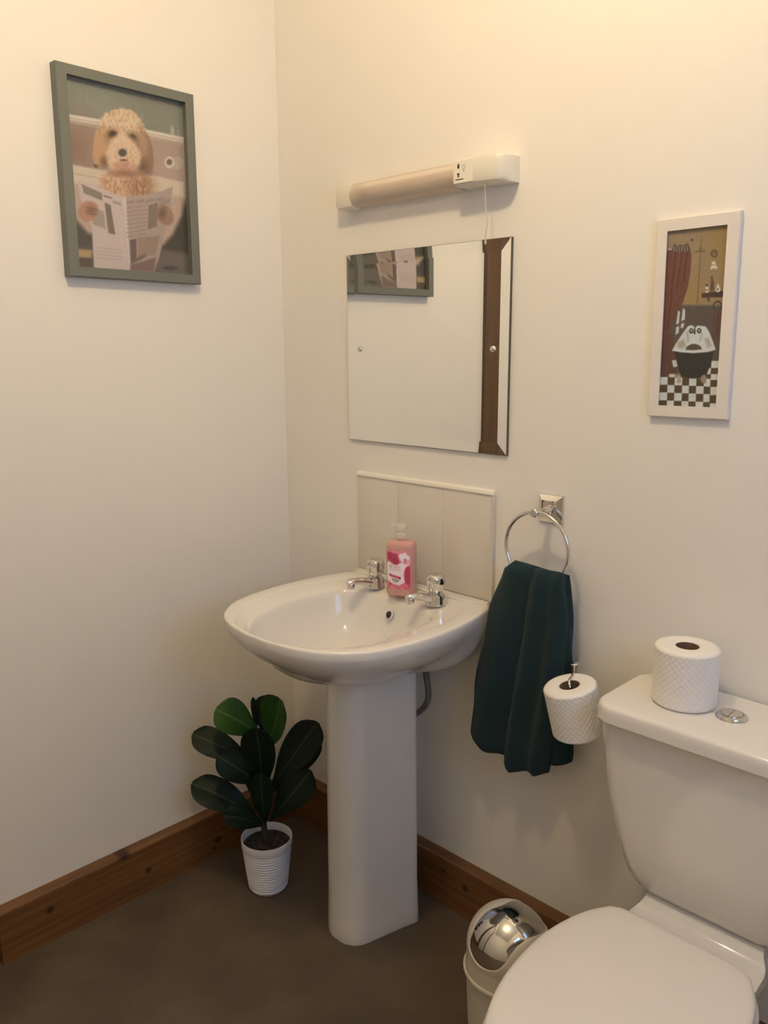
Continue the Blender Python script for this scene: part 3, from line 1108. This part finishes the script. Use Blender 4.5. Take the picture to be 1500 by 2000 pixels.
bm = bmesh.new()
loft(bm, [mloop(0, -.0005), mloop(0, -.0075)], True, False)
link('mirror_edge', bm, M_mirror_edge, mr)
bm = bmesh.new()
loft(bm, [mloop(.0006, -.0076), mloop(bw, -.0062)], False, True)
link('mirror_glass', bm, M_mirror, mr)
for x in (.310, .725):
    bm = bmesh.new()
    lathe(bm, [(.0068, 0), (.0068, .0012), (.0058, .0034), (.0034, .0048), (.001, .0052)], 24,
          M=Matrix.Translation((x - (mx0 + mx1) / 2, -.0062, 1.3925 - mz0)) @ Matrix.Rotation(PI / 2, 4, 'X'))
    link('mirror_screw', bm, M_chrome, mr, 60)

# ------------------------------------------------------------------ shaver striplight
fl = thing('shaver_striplight', 'cream striplight with shaver socket and pull cord above the mirror', 'light fitting', (.5, 0, 1.72))
O = Vector((.5, 0, 1.72))


def fx(x, y, z):
    return (x - .5, y, z - 1.72)


bm = bmesh.new()
box(bm, .29 - .5, .68 - .5, -.016, 0, .012, .052, .003)
link('back_plate', bm, M_cream, fl, 30)
bm = bmesh.new()
sec = lambda x0, dep, z0, z1: [fx(x0, 0, z0), fx(x0, -dep + .010, z0), fx(x0, -dep + .003, z0 + .003), fx(x0, -dep, z0 + .010), fx(x0, -dep, z1 - .008), fx(x0, -dep + .002, z1 - .002), fx(x0, -dep + .008, z1), fx(x0, 0, z1)]
loft(bm, [sec(.2685, .040, 1.727, 1.777), sec(.2705, .043, 1.7255, 1.7785), sec(.275, .045, 1.7245, 1.7795), sec(.322, .046, 1.7245, 1.7815), sec(.327, .044, 1.7245, 1.7815)])
link('end_cap', bm, M_cream, fl, 40)
bm = bmesh.new()
loops = []
for x, dep, z0, z1 in ((.652, .058, 1.7265, 1.7785), (.6535, .060, 1.7262, 1.7788), (.70, .0605, 1.7265, 1.7788), (.745, .060, 1.7255, 1.7788), (.762, .058, 1.7245, 1.7785), (.772, .053, 1.7242, 1.7775), (.777, .044, 1.7245, 1.776), (.779, .034, 1.725, 1.775)):
    loops.append(sec(x, dep, z0, z1))
loft(bm, loops)
link('socket_housing', bm, M_cream, fl, 40)
# tube inside
bm = bmesh.new()
tube(bm, [fx(.338, -.030, 1.752), fx(.645, -.032, 1.752)], .008, 16)
link('tube', bm, M_tube, fl, 60)
bm = bmesh.new()
tube(bm, [fx(.350, -.030, 1.752), fx(.364, -.030, 1.752)], .0098, 16)
link('tube_cap', bm, M_tube_cap, fl, 60)
# ribbed diffuser, a half-round trough open at the wall
bm = bmesh.new()
loops = []
for x in np.linspace(.329, .653, 3):
    lp = []
    for k in range(33):
        a = -PI / 2 + PI * k / 32
        rad = 1 + (.012 if k % 2 else 0)
        lp.append(fx(x, -.014 - .040 * math.cos(a) ** .7 * rad, 1.7515 + .0285 * math.sin(a) * rad))
    loops.append(lp)
loft(bm, loops, False, False, False)
link('diffuser', bm, M_diff, fl, 50)
# socket label with its print
bm = bmesh.new(); box(bm, .655 - .5, .705 - .5, -.0613, -.0598, .0105, .0545, .0004, 1)
lab = link('socket_label', bm, M_label_w, fl)
bm = bmesh.new()
yl0, yl1 = -.0618, -.061


def inkbox(bm, x0, x1, z0, z1):
    box(bm, x0 - .5, x1 - .5, yl0, yl1, z0 - 1.72, z1 - 1.72)


inkbox(bm, .6655, .6705, 1.7595, 1.7665)
inkbox(bm, .6668, .6694, 1.7665, 1.7685)
inkbox(bm, .6648, .6712, 1.7475, 1.7500)
inkbox(bm, .6662, .6698, 1.7425, 1.7475)
link('socket_mark', bm, M_ink, lab)
bm = bmesh.new()
x = .6605
for wd in (.002, .0014, .0022, .0018, .0016, .002, .0014, .0022, .0018):
    inkbox(bm, x, x + wd, 1.7370, 1.7388)
    x += wd + .0006
link('small_print', bm, M_ink, lab)
bm = bmesh.new()
for a in ((.6785, .6855, 1.7635, 1.7642), (.6785, .6792, 1.757, 1.7642), (.6848, .6855, 1.757, 1.7642), (.6785, .6855, 1.757, 1.7577), (.6805, .684, 1.7525, 1.755)):
    inkbox(bm, *a)
link('socket_icon', bm, M_ink2, lab)
bm = bmesh.new()
tube(bm, spline([fx(.728, -.050, 1.727), fx(.731, -.050, 1.70), fx(.732, -.050, 1.682), fx(.7375, -.050, 1.65), fx(.7345, -.050, 1.63), fx(.733, -.050, 1.612)], 6), .0011, 8)
lathe(bm, [(.0012, .0), (.0024, -.002), (.0022, -.008), (.001, -.009)], 12, .733 - .5, -.050, M=Matrix.Translation((0, 0, 1.613 - 1.72)))
link('pull_cord', bm, M_cord, fl, 60)

# ------------------------------------------------------------------ towel ring
tr = thing('towel_ring', 'round chrome towel ring on a square plate right of the basin', 'towel ring', (.884, 0, 1.062))
bm = bmesh.new()
h = .030
lv = [(h, -.0), (h, -.004), (h - .001, -.006), (.018, -.013), (.015, -.0135), (.015, -.0125)]
loft(bm, [[(-a, y, -a), (a, y, -a), (a, y, a), (-a, y, a)] for a, y in lv])
link('wall_plate', bm, M_chrome, tr, 20)
bm = bmesh.new()
lathe(bm, [(.0105, .012), (.0105, .016), (.0075, .020), (.0068, .040), (.0080, .050), (.0092, .056), (.0092, .068), (.0075, .070), (.001, .0702)], 28, M=Matrix.Rotation(PI / 2, 4, 'X'))
link('post', bm, M_chrome, tr, 40)
RC = Vector((.888, -.060, .9865))
ring_r = .0765
bm = bmesh.new()
tube(bm, [(RC.x - .884 + ring_r * math.sin(2 * PI * k / 72), -.060, RC.z - 1.062 + ring_r * math.cos(2 * PI * k / 72)) for k in range(72)], .0042, 12, True)
link('ring', bm, M_chrome, tr, 180)

# ------------------------------------------------------------------ towel
tw_bm = bmesh.new()


def interp(tab, z):
    zs = [r[0] for r in tab]
    if z >= zs[0]:
        return tab[0][1]
    for (za, xa), (zb, xb) in zip(tab, tab[1:]):
        if za >= z >= zb:
            f = (za - z) / (za - zb)
            f = f * f * (3 - 2 * f) * .35 + f * .65
            return xa + (xb - xa) * f
    return tab[-1][1]


def lobe(bm, left, right, ytab, dtab, ztop, zbot, slant, folds, nz=44, n=56, seed=0, top_slant=0):
    loops = []
    for i in range(nz + 1):
        f = i / nz
        lp = []
        zc = ztop + (zbot - ztop) * f
        xl, xr = interp(left, zc), interp(right, zc)
        yc, dh = interp(ytab, zc), interp(dtab, zc)
        cap = 1.0
        if f < .06:
            cap = math.sqrt(max(0.02, 1 - (1 - f / .06) ** 2))
        if f > .975:
            cap = .72 + .28 * math.sqrt(max(0, 1 - ((f - .975) / .025) ** 2))
        for k in range(n):
            a = 2 * PI * k / n
            c, s = math.cos(a), math.sin(a)
            u = math.copysign(abs(c) ** .72, c)
            v = math.copysign(abs(s) ** .8, s)
            fold = 0
            for (fu, fw, fa) in folds:
                fold += fa * math.exp(-((u - fu - .12 * math.sin(3 * f + seed)) / fw) ** 2) * min(1, .25 + f * 1.2)
            px = (xl + xr) / 2 + u * (xr - xl) / 2 * (.93 + .07 * cap)
            py = yc - v * dh * cap - (fold if v > -.1 else -fold * .2)
            pz = zc + slant * u * f + top_slant * u * (1 - f)
            px += .0016 * math.sin(17 * f + 2 * seed + 4 * a)
            pz += .002 * math.sin(5 * u + seed) * (1 if f > .95 else 0)
            lp.append((px, py, pz))
        loops.append(lp)
    loft(bm, loops)


# left fall (behind), right fall (in front), short back corner
lobe(tw_bm, [(.948, .832), (.929, .810), (.816, .771), (.638, .738), (.521, .729), (.495, .742)],
     [(.948, .925), (.90, .925), (.70, .905), (.49, .880)],
     [(.95, -.060), (.80, -.060), (.49, -.058)], [(.95, .018), (.85, .025), (.6, .027), (.49, .024)], .949, .500, -.004,
     [(-.35, .38, .010), (.30, .34, -.010)], seed=1, top_slant=-.003)
lobe(tw_bm, [(.945, .886), (.90, .880), (.745, .860), (.595, .838), (.506, .829), (.482, .836)],
     [(.945, .960), (.829, .968), (.70, .966), (.60, .958), (.50, .938)],
     [(.95, -.064), (.80, -.062), (.49, -.062)], [(.95, .018), (.85, .024), (.6, .025), (.49, .022)], .947, .486, .012,
     [(-.50, .34, .010), (.12, .32, -.009), (.62, .26, .007)], seed=2.2, top_slant=.001)
lobe(tw_bm, [(.94, .93), (.75, .925), (.52, .905)], [(.94, .962), (.83, .971), (.70, .974), (.54, .982)],
     [(.95, -.046), (.5, -.042)], [(.95, .012), (.5, .016)], .940, .518, .012, [(.2, .3, .004)], seed=3.1)
tw = link('hand_towel', tw_bm, M_towel, None, 180)
tag(tw, 'dark teal hand towel draped through the chrome towel ring', 'towel')


# ------------------------------------------------------------------ toilet rolls
def roll_parts(parent, R=.055, H=.105, rh=.0205, seed=1):
    bm = bmesh.new()
    n, nz = 240, 60
    loops = []

    def ringl(r, z, wob=0):
        return [((r + wob * math.sin(2 * a + seed)) * math.cos(a), (r + wob * math.sin(2 * a + seed)) * math.sin(a), z) for a in [2 * PI * k / n for k in range(n)]]
    loops.append(ringl(rh, .0005))
    loops.append(ringl(rh + .001, 0))
    loops.append(ringl(R - .004, 0, .0005))
    for i in range(nz + 1):
        z = .0025 + (H - .005) * i / nz
        lp = []
        for k in range(n):
            a = 2 * PI * k / n
            q = abs(math.sin(15 * a + z * 270)) * abs(math.sin(15 * a - z * 270))
            edge = .0012 if i in (0, nz) else 0
            r = R + .0006 * math.sin(2 * a + seed) - edge - .0008 * (1 - q) ** 3
            lp.append((r * math.cos(a), r * math.sin(a), z))
        loops.append(lp)
    loops.append(ringl(R - .004, H, .0005))
    loops.append(ringl(R * .75, H + .0006, .0003))
    loops.append(ringl(rh + .001, H))
    loops.append(ringl(rh, H - .0005))
    rows = loft(bm, loops, False, False)
    for k in range(n):
        j = (k + 1) % n
        bm.faces.new((rows[-1][k], rows[-1][j], rows[0][j], rows[0][k]))
    link('paper', bm, M_paper, parent, 50)
    bm = bmesh.new()
    rr = rh - .0002
    lps = [[(r * math.cos(a), r * math.sin(a), z) for a in [2 * PI * k / 40 for k in range(40)]] for r, z in ((rr, .001), (rr, H - .001), (rr - .0012, H - .001), (rr - .0012, .001))]
    rows = [[bm.verts.new(p) for p in l_] for l_ in lps]
    for a in range(4):
        for k in range(40):
            bm.faces.new((rows[a][k], rows[a][(k + 1) % 40], rows[(a + 1) % 4][(k + 1) % 40], rows[(a + 1) % 4][k]))
    link('cardboard_core', bm, M_core, parent, 50)


r1 = thing('toilet_roll', 'white quilted toilet roll standing upright on the cistern lid', 'toilet roll', (1.238, -.098, .7693))
roll_parts(r1, .0555, .106, seed=1)
# hanging roll, leaning: its foot swings to the wall
tiltM = Matrix.Rotation(math.radians(-9), 4, 'Y') @ Matrix.Rotation(math.radians(10), 4, 'X')
eul = tiltM.to_euler()
axis = tiltM.to_3x3() @ Vector((0, 0, 1))
top_c = Vector((1.019, -.125, .7445))
r2 = thing('toilet_roll', 'white quilted toilet roll hanging tilted on the chrome holder beside the towel', 'toilet roll', top_c - axis * .103, eul)
roll_parts(r2, .0528, .103, seed=2.5)

th = thing('toilet_roll_holder', 'chrome wall hook holder carrying the hanging toilet roll', 'roll holder', (1.0, 0, .665))
T0 = Vector((1.0, 0, .665))
bm = bmesh.new()
lathe(bm, [(.001, 0), (.019, 0), (.019, .004), (.015, .008), (.009, .011), (.0085, .02)], 28, M=Matrix.Rotation(PI / 2, 4, 'X'))
link('wall_rose', bm, M_chrome, th, 40)
bm = bmesh.new()
pth = [(1.0, -.012, .665), (1.0, -.040, .667), (.997, -.054, .680), (.992, -.060, .71), (.990, -.060, .738)]
tube(bm, [Vector(q) - T0 for q in spline(pth, 6)], .0055, 12)
link('arm', bm, M_chrome, th, 60)
bm = bmesh.new()
lathe(bm, [(.001, -.002), (.0055, -.002), (.0058, .006), (.0072, .014), (.0098, .0215), (.0105, .0245), (.0095, .026), (.001, .026)], 24,
      M=Matrix.Translation(Vector((.990, -.060, .738)) - T0))
link('finial', bm, M_chrome, th, 60)
bm = bmesh.new()
pth = [Vector((.990, -.062, .7455)), Vector((.997, -.075, .7490)), Vector((1.008, -.100, .7500)), top_c + axis * .003 + Vector((-.006, .010, 0)), top_c - axis * .012, top_c - axis * .06, top_c - axis * .114]
tube(bm, [q - T0 for q in spline(pth, 6)], .0026, 10)
link('spindle', bm, M_chrome, th, 60)

# ------------------------------------------------------------------ toilet
TX = 1.326
tl = thing('toilet', 'white close coupled toilet with closed seat lid and full cistern', 'toilet', (TX, -.25, 0))


def tz(pts, z, dx=0, dy=.25):
    return [(x + dx, y + dy, z) for x, y in pts]


# pan
NT = 72
seat_r = [(0, -.705), (.07, -.687), (.122, -.628), (.155, -.545), (.168, -.45), (.165, -.38), (.148, -.31), (.122, -.262), (.10, -.252), (0, -.252)]
seat_o = [tuple(p) for p in spline(seat_r[:8], 6)] + [(.10, -.252), (0, -.252), (-.10, -.252)] + [tuple(p) for p in spline([(-x, y) for x, y in reversed(seat_r[:8])], 6)]
sc = (0, -.44)
seat = polar(seat_o, sc, NT)


def scl(pts, k, c=sc, ky=None):
    ky = k if ky is None else ky
    return [(c[0] + (p[0] - c[0]) * k, c[1] + (p[1] - c[1]) * ky) for p in pts]


foot = polar([tuple(p) for p in spline([(0, -.60), (.07, -.585), (.098, -.50), (.10, -.35), (.098, -.18), (.09, -.10), (0, -.09), (-.09, -.10), (-.098, -.18), (-.10, -.35), (-.098, -.50), (-.07, -.585)], 5, True)], sc, NT)
bm = bmesh.new()
mixp = lambda a, b, f: [(p[0] * (1 - f) + q[0] * f, p[1] * (1 - f) + q[1] * f) for p, q in zip(a, b)]
pr_ = scl(seat, .965)
loft(bm, [tz(foot, 0), tz(foot, .02), tz(scl(foot, .93), .06), tz(mixp(scl(foot, .9), pr_, .15), .16), tz(mixp(foot, pr_, .5), .25), tz(mixp(foot, pr_, .85), .32), tz(pr_, .355), tz(pr_, .382), tz(scl(pr_, .98), .386)])
# rear shelf: deck, concave riser, platform for the cistern
prof = [(-.36, .386), (-.36, .340), (-.02, .30), (-.02, .4035), (-.150, .4035), (-.160, .402), (-.166, .395), (-.170, .388), (-.178, .3815), (-.192, .379), (-.25, .378)]
wid = [.112, .112, .100, .104, .105, .106, .108, .112, .117, .120, .122]
lps = [[(s * wd, y + .25, z) for (y, z), wd in zip(prof, wid)] for s in (-1, 1)]
lpm = [[(s * (wd - .004), y + .25, z + (.0015 if z > .38 else 0)) for (y, z), wd in zip(prof, wid)] for s in (-1, 1)]
loft(bm, [lps[0], lpm[0], lpm[1], lps[1]])
link('pan', bm, M_ceramic, tl, 45)

# seat ring and lid
bm = bmesh.new()
so = scl(seat, 1.035)
loft(bm, [tz(scl(so, .97), .388), tz(so, .392), tz(so, .400), tz(scl(so, .985), .406), tz(scl(so, .6), .406)])
link('seat', bm, M_plastic_w, tl, 50)
bm = bmesh.new()
loft(bm, [tz(scl(seat, .975), .4072), tz(scl(seat, .995), .409), tz(seat, .413), tz(seat, .421), tz(scl(seat, .994), .4255), tz(scl(seat, .975), .4285), tz(scl(seat, .93), .4302), tz(scl(seat, .75), .4318), tz(scl(seat, .4), .4330)])
link('seat_lid', bm, M_plastic_w, tl, 50)

# cistern body
bm = bmesh.new()


def cist(hw_, yf, yb, r, bow):
    pts = rrect(-hw_, hw_, yf, yb, r, 8)
    out = []
    for x, y in pts:
        if y < (yf + yb) / 2:
            y -= bow * (1 - (x / hw_) ** 2)
        out.append((x, y))
    return out


loops = []
for z, hwc, yf, r, bow in ((.4040, 0.0975, -.130, .03, .010), (.4052, 0.1145, -.146, .035, .010), (.410, 0.1315, -.157, .04, .010), (.421, 0.1465, -.165, .042, .010), (.437, 0.1575, -.170, .042, .010), (.458, 0.1660, -.173, .042, .010), (.508, 0.1810, -.177, .04, .010), (.577, 0.1955, -.181, .036, .010), (.64, 0.2040, -.184, .034, .010), (.70, 0.2095, -.187, .034, .010), (.7365, 0.2120, -.188, .034, .010)):
    loops.append([(x, y + .25, z) for x, y in cist(hwc, yf, -.015, r, bow)])
loft(bm, loops)
link('cistern', bm, M_ceramic, tl, 50)
bm = bmesh.new()
loops = []
for z, k in ((.7365, -.012), (.7370, -.003), (.739, 0), (.752, -.0004), (.7615, -.0012), (.7655, -.003), (.7678, -.0062), (.7686, -.011), (.7688, -.04)):
    loops.append([(x, y + .25, z) for x, y in cist(.2125 + k, -.210 - k, -.006 - max(0, -k * .2), .040 + k * .4, .012)])
loft(bm, loops)
link('cistern_lid', bm, M_ceramic, tl, 50)
bm = bmesh.new()
lathe(bm, [(.0265, .7685), (.0265, .7715), (.0245, .7745), (.0195, .7755), (.0185, .7735), (.0180, .7745)], 40, 0, .148, cap0=True, cap1=True)
fb = link('flush_button', bm, M_chrome, tl, 40)
for s, wd in ((1, .0), (-1, .0)):
    bm = bmesh.new()
    pts = [(.0168 * math.cos(a), .0168 * math.sin(a)) for a in [(-.5 + k / 20) * PI for k in range(21)]]
    pts = [(s * max(x, .0006), y) for x, y in pts]
    loft(bm, [[(x, y + .148, z) for x, y in pts] for z in (.7738, .7768)] + [[(x * .92, y * .92 + .148, .7775) for x, y in pts]])
    link('button_half', bm, M_chrome, fb, 40)

# ------------------------------------------------------------------ waste bin with ball lid
BC = Vector((.975, -.243, .205))
bn = thing('waste_bin', 'small white waste bin with chrome ball lid beside the toilet', 'bin', (BC.x, BC.y, 0))
RB = .0838
bm = bmesh.new()
lathe(bm, [(.001, 0), (.076, 0), (.079, .003), (.0862, .150), (.0862, .154), (.0845, .154), (.0845, .150), (.001, .148)], 64)
link('bin_body', bm, M_bin, bn, 40)
bm = bmesh.new()
lps = []
for i in range(25):
    th_ = math.radians(4 + 98 * i / 24)
    lps.append([(RB * math.sin(th_) * math.cos(2 * PI * k / 64), RB * math.sin(th_) * math.sin(2 * PI * k / 64), BC.z + RB * math.cos(th_)) for k in range(64)])
loft(bm, lps)
link('ball_lid', bm, M_chrome_b, bn, 180)
# white shell that frames the ball; its opening is a closed curve on the sphere
AXW = Vector((.24258702, -.67010023, .70151067)).normalized()


def shell(bm, R, curve):
    e1 = AXW.cross(Vector((0, 0, 1))).normalized()
    e2 = AXW.cross(e1).normalized()
    n = len(curve)
    ctr = Vector((0, 0, BC.z))
    zc = -.014 / R
    lps = []
    for i in range(27):
        f = i / 26
        lp = []
        for k in range(n):
            a = 2 * PI * k / n
            b0 = math.radians(curve[k])
            d = e1 * math.cos(a) + e2 * math.sin(a)
            lo, hi = b0, PI
            for _ in range(60):
                mid = (lo + hi) / 2
                if (AXW * math.cos(mid) + d * math.sin(mid)).z > zc:
                    lo = mid
                else:
                    hi = mid
            b1 = max(lo, b0 + .01)
            b = b0 + (b1 - b0) * f
            v = AXW * math.cos(b) + d * math.sin(b)
            lp.append(v * (R if i > 0 else R - .0010) + ctr)
        lps.append(lp)
    lps.insert(0, [p - (p - ctr).normalized() * .0045 for p in lps[0]])
    # straight skirt down to the collar
    for z in (.180, .168, .156):
        lps.append([Vector((p.x, p.y, 0)).normalized() * (R + .0004) + Vector((0, 0, min(z, p.z - .001))) for p in lps[27]])
    loft(bm, lps, False, False)


SHELL_CURVE = [48, 52, 56, 59, 61, 60, 59, 58, 57, 56, 55, 53, 52, 50, 49, 47, 45, 43, 41, 39, 36, 33, 31, 29, 27, 25, 23, 23, 22, 22, 22, 22, 22, 22, 23, 24, 26, 28, 30, 34, 39, 54, 77, 91, 97, 102, 105, 107, 107, 107, 107, 106, 101, 90, 75, 61, 53, 50, 48, 47, 47, 46, 46, 46, 46, 46, 46, 46, 46, 47, 48, 48]
_x = np.arange(216) / 3.0
SHELL_CURVE = np.interp(_x, np.arange(73), SHELL_CURVE + SHELL_CURVE[:1]).tolist()
SHELL_CURVE = [sum(SHELL_CURVE[(i + k) % 216] for k in range(-4, 5)) / 9 for i in range(216)]
bm = bmesh.new()
shell(bm, RB + .0016, SHELL_CURVE)
link('lid_shell', bm, M_bin, bn, 60)
bm = bmesh.new()
lathe(bm, [(.0862, .148), (.0895, .1485), (.0915, .151), (.0917, .156), (.0903, .1585), (.0875, .1595), (.0862, .157)], 64, cap0=False, cap1=False)
link('collar', bm, M_bin, bn, 40)

# ------------------------------------------------------------------ potted plant
PX, PY = .240, -.296
pp_ = thing('potted_plant', 'artificial fiddle leaf plant in a ribbed white pot on the floor', 'plant', (PX, PY, 0))
bm = bmesh.new()
prof = [(.001, 0), (.046, 0), (.0485, .002)]
nr = 15
for k in range(nr):
    z0 = .006 + .112 * k / nr
    for q, dr in ((.10, .0000), (.35, .0019), (.65, .0019), (.90, 0.0)):
        z = z0 + .112 / nr * q
        prof.append((.0490 + .0165 * z / .145 + dr, z))
prof += [(.0648, .120), (.0658, .122), (.0668, .142), (.0662, .1448), (.0645, .1448), (.0632, .142), (.0618, .115), (.001, .112)]
lathe(bm, prof, 72)
link('pot', bm, M_pot, pp_, 40)
bm = bmesh.new()
lps = []
for r, z in ((.0618, .112), (.0615, .124), (.052, .129), (.035, .131), (.015, .133), (.002, .134)):
    lps.append([(r * math.cos(2 * PI * k / 48), r * math.sin(2 * PI * k / 48), z + (random.uniform(-.0025, .0025) if r < .06 else 0)) for k in range(48)])
loft(bm, lps)
link('soil', bm, M_soil, pp_, 60)
bm = bmesh.new()
W = Vector((PX, PY, 0))
tube(bm, [Vector(p) - W for p in spline([(.237, -.298, .125), (.234, -.300, .193), (.233, -.300, .25), (.232, -.300, .31), (.231, -.301, .37), (.229, -.302, .43)], 4)], [.0085 - .0055 * k / 20 for k in range(21)], 10)
link('stem', bm, M_stem, pp_, 60)


def leaf(p0, p1, width, up, material, sag=.0, cup=.15, tipw=1.0, twist=0.0, wavy=1.0, seed=0, nl=22, nw=10):
    p0, p1 = Vector(p0) - W, Vector(p1) - W
    ax = p1 - p0
    ln = ax.length
    t = ax.normalized()
    nrm = (Vector(up) - t * Vector(up).dot(t)).normalized()
    side = t.cross(nrm).normalized()
    me = bpy.data.meshes.new('leaf')
    V, F, UV = [], [], []
    for i in range(nl + 1):
        s = i / nl
        # obovate fiddle leaf outline: narrow waist low down, broad rounded head with a small tip
        wv = .06 + .42 * max(0, min(1, s / .35)) ** 1.2 * (1 - .0 * s)
        wv = .05 + .95 * (math.sin(min(1, s / .74) * PI / 2) ** 1.7 if s < .74 else math.sqrt(max(0, 1 - ((s - .74) / .262) ** 2.3)))
        if s > .95:
            wv = max(wv * .9, .10 * (1 - s) / .05 + .004)
        c = p0 + t * (ln * s) + nrm * (sag * math.sin(PI * s) * ln)
        for j in range(nw + 1):
            u = -1 + 2 * j / nw
            x = u * width / 2 * wv
            hgt = cup * abs(x) * (1.0) + wavy * .0035 * math.sin(9 * s + 3 * u + seed) * abs(u) ** 2
            tw_ = twist * s
            V.append(c + side * (x * math.cos(tw_)) + nrm * (hgt + x * math.sin(tw_)))
            UV.append((u, s))
    for i in range(nl):
        for j in range(nw):
            a = i * (nw + 1) + j
            F.append((a, a + 1, a + nw + 2, a + nw + 1))
    # thin under-skin for real thickness
    nV = len(V)
    V += [v - nrm * .0009 for v in V]
    F += [tuple(x + nV for x in reversed(f)) for f in F]
    me.from_pydata([tuple(v) for v in V], [], F)
    uvl = me.uv_layers.new(name='UVMap')
    UV = UV + UV
    for lp in me.loops:
        uvl.data[lp.index].uv = UV[lp.vertex_index]
    for p in me.polygons:
        p.use_smooth = True
    me.materials.append(material)
    o = bpy.data.objects.new('leaf', me)
    COL.objects.link(o)
    o.parent = pp_
    return o


VIEW = Vector((.70, -.62, .36))       # towards the doorway side of the room
UPV = Vector((.25, -.2, 1))
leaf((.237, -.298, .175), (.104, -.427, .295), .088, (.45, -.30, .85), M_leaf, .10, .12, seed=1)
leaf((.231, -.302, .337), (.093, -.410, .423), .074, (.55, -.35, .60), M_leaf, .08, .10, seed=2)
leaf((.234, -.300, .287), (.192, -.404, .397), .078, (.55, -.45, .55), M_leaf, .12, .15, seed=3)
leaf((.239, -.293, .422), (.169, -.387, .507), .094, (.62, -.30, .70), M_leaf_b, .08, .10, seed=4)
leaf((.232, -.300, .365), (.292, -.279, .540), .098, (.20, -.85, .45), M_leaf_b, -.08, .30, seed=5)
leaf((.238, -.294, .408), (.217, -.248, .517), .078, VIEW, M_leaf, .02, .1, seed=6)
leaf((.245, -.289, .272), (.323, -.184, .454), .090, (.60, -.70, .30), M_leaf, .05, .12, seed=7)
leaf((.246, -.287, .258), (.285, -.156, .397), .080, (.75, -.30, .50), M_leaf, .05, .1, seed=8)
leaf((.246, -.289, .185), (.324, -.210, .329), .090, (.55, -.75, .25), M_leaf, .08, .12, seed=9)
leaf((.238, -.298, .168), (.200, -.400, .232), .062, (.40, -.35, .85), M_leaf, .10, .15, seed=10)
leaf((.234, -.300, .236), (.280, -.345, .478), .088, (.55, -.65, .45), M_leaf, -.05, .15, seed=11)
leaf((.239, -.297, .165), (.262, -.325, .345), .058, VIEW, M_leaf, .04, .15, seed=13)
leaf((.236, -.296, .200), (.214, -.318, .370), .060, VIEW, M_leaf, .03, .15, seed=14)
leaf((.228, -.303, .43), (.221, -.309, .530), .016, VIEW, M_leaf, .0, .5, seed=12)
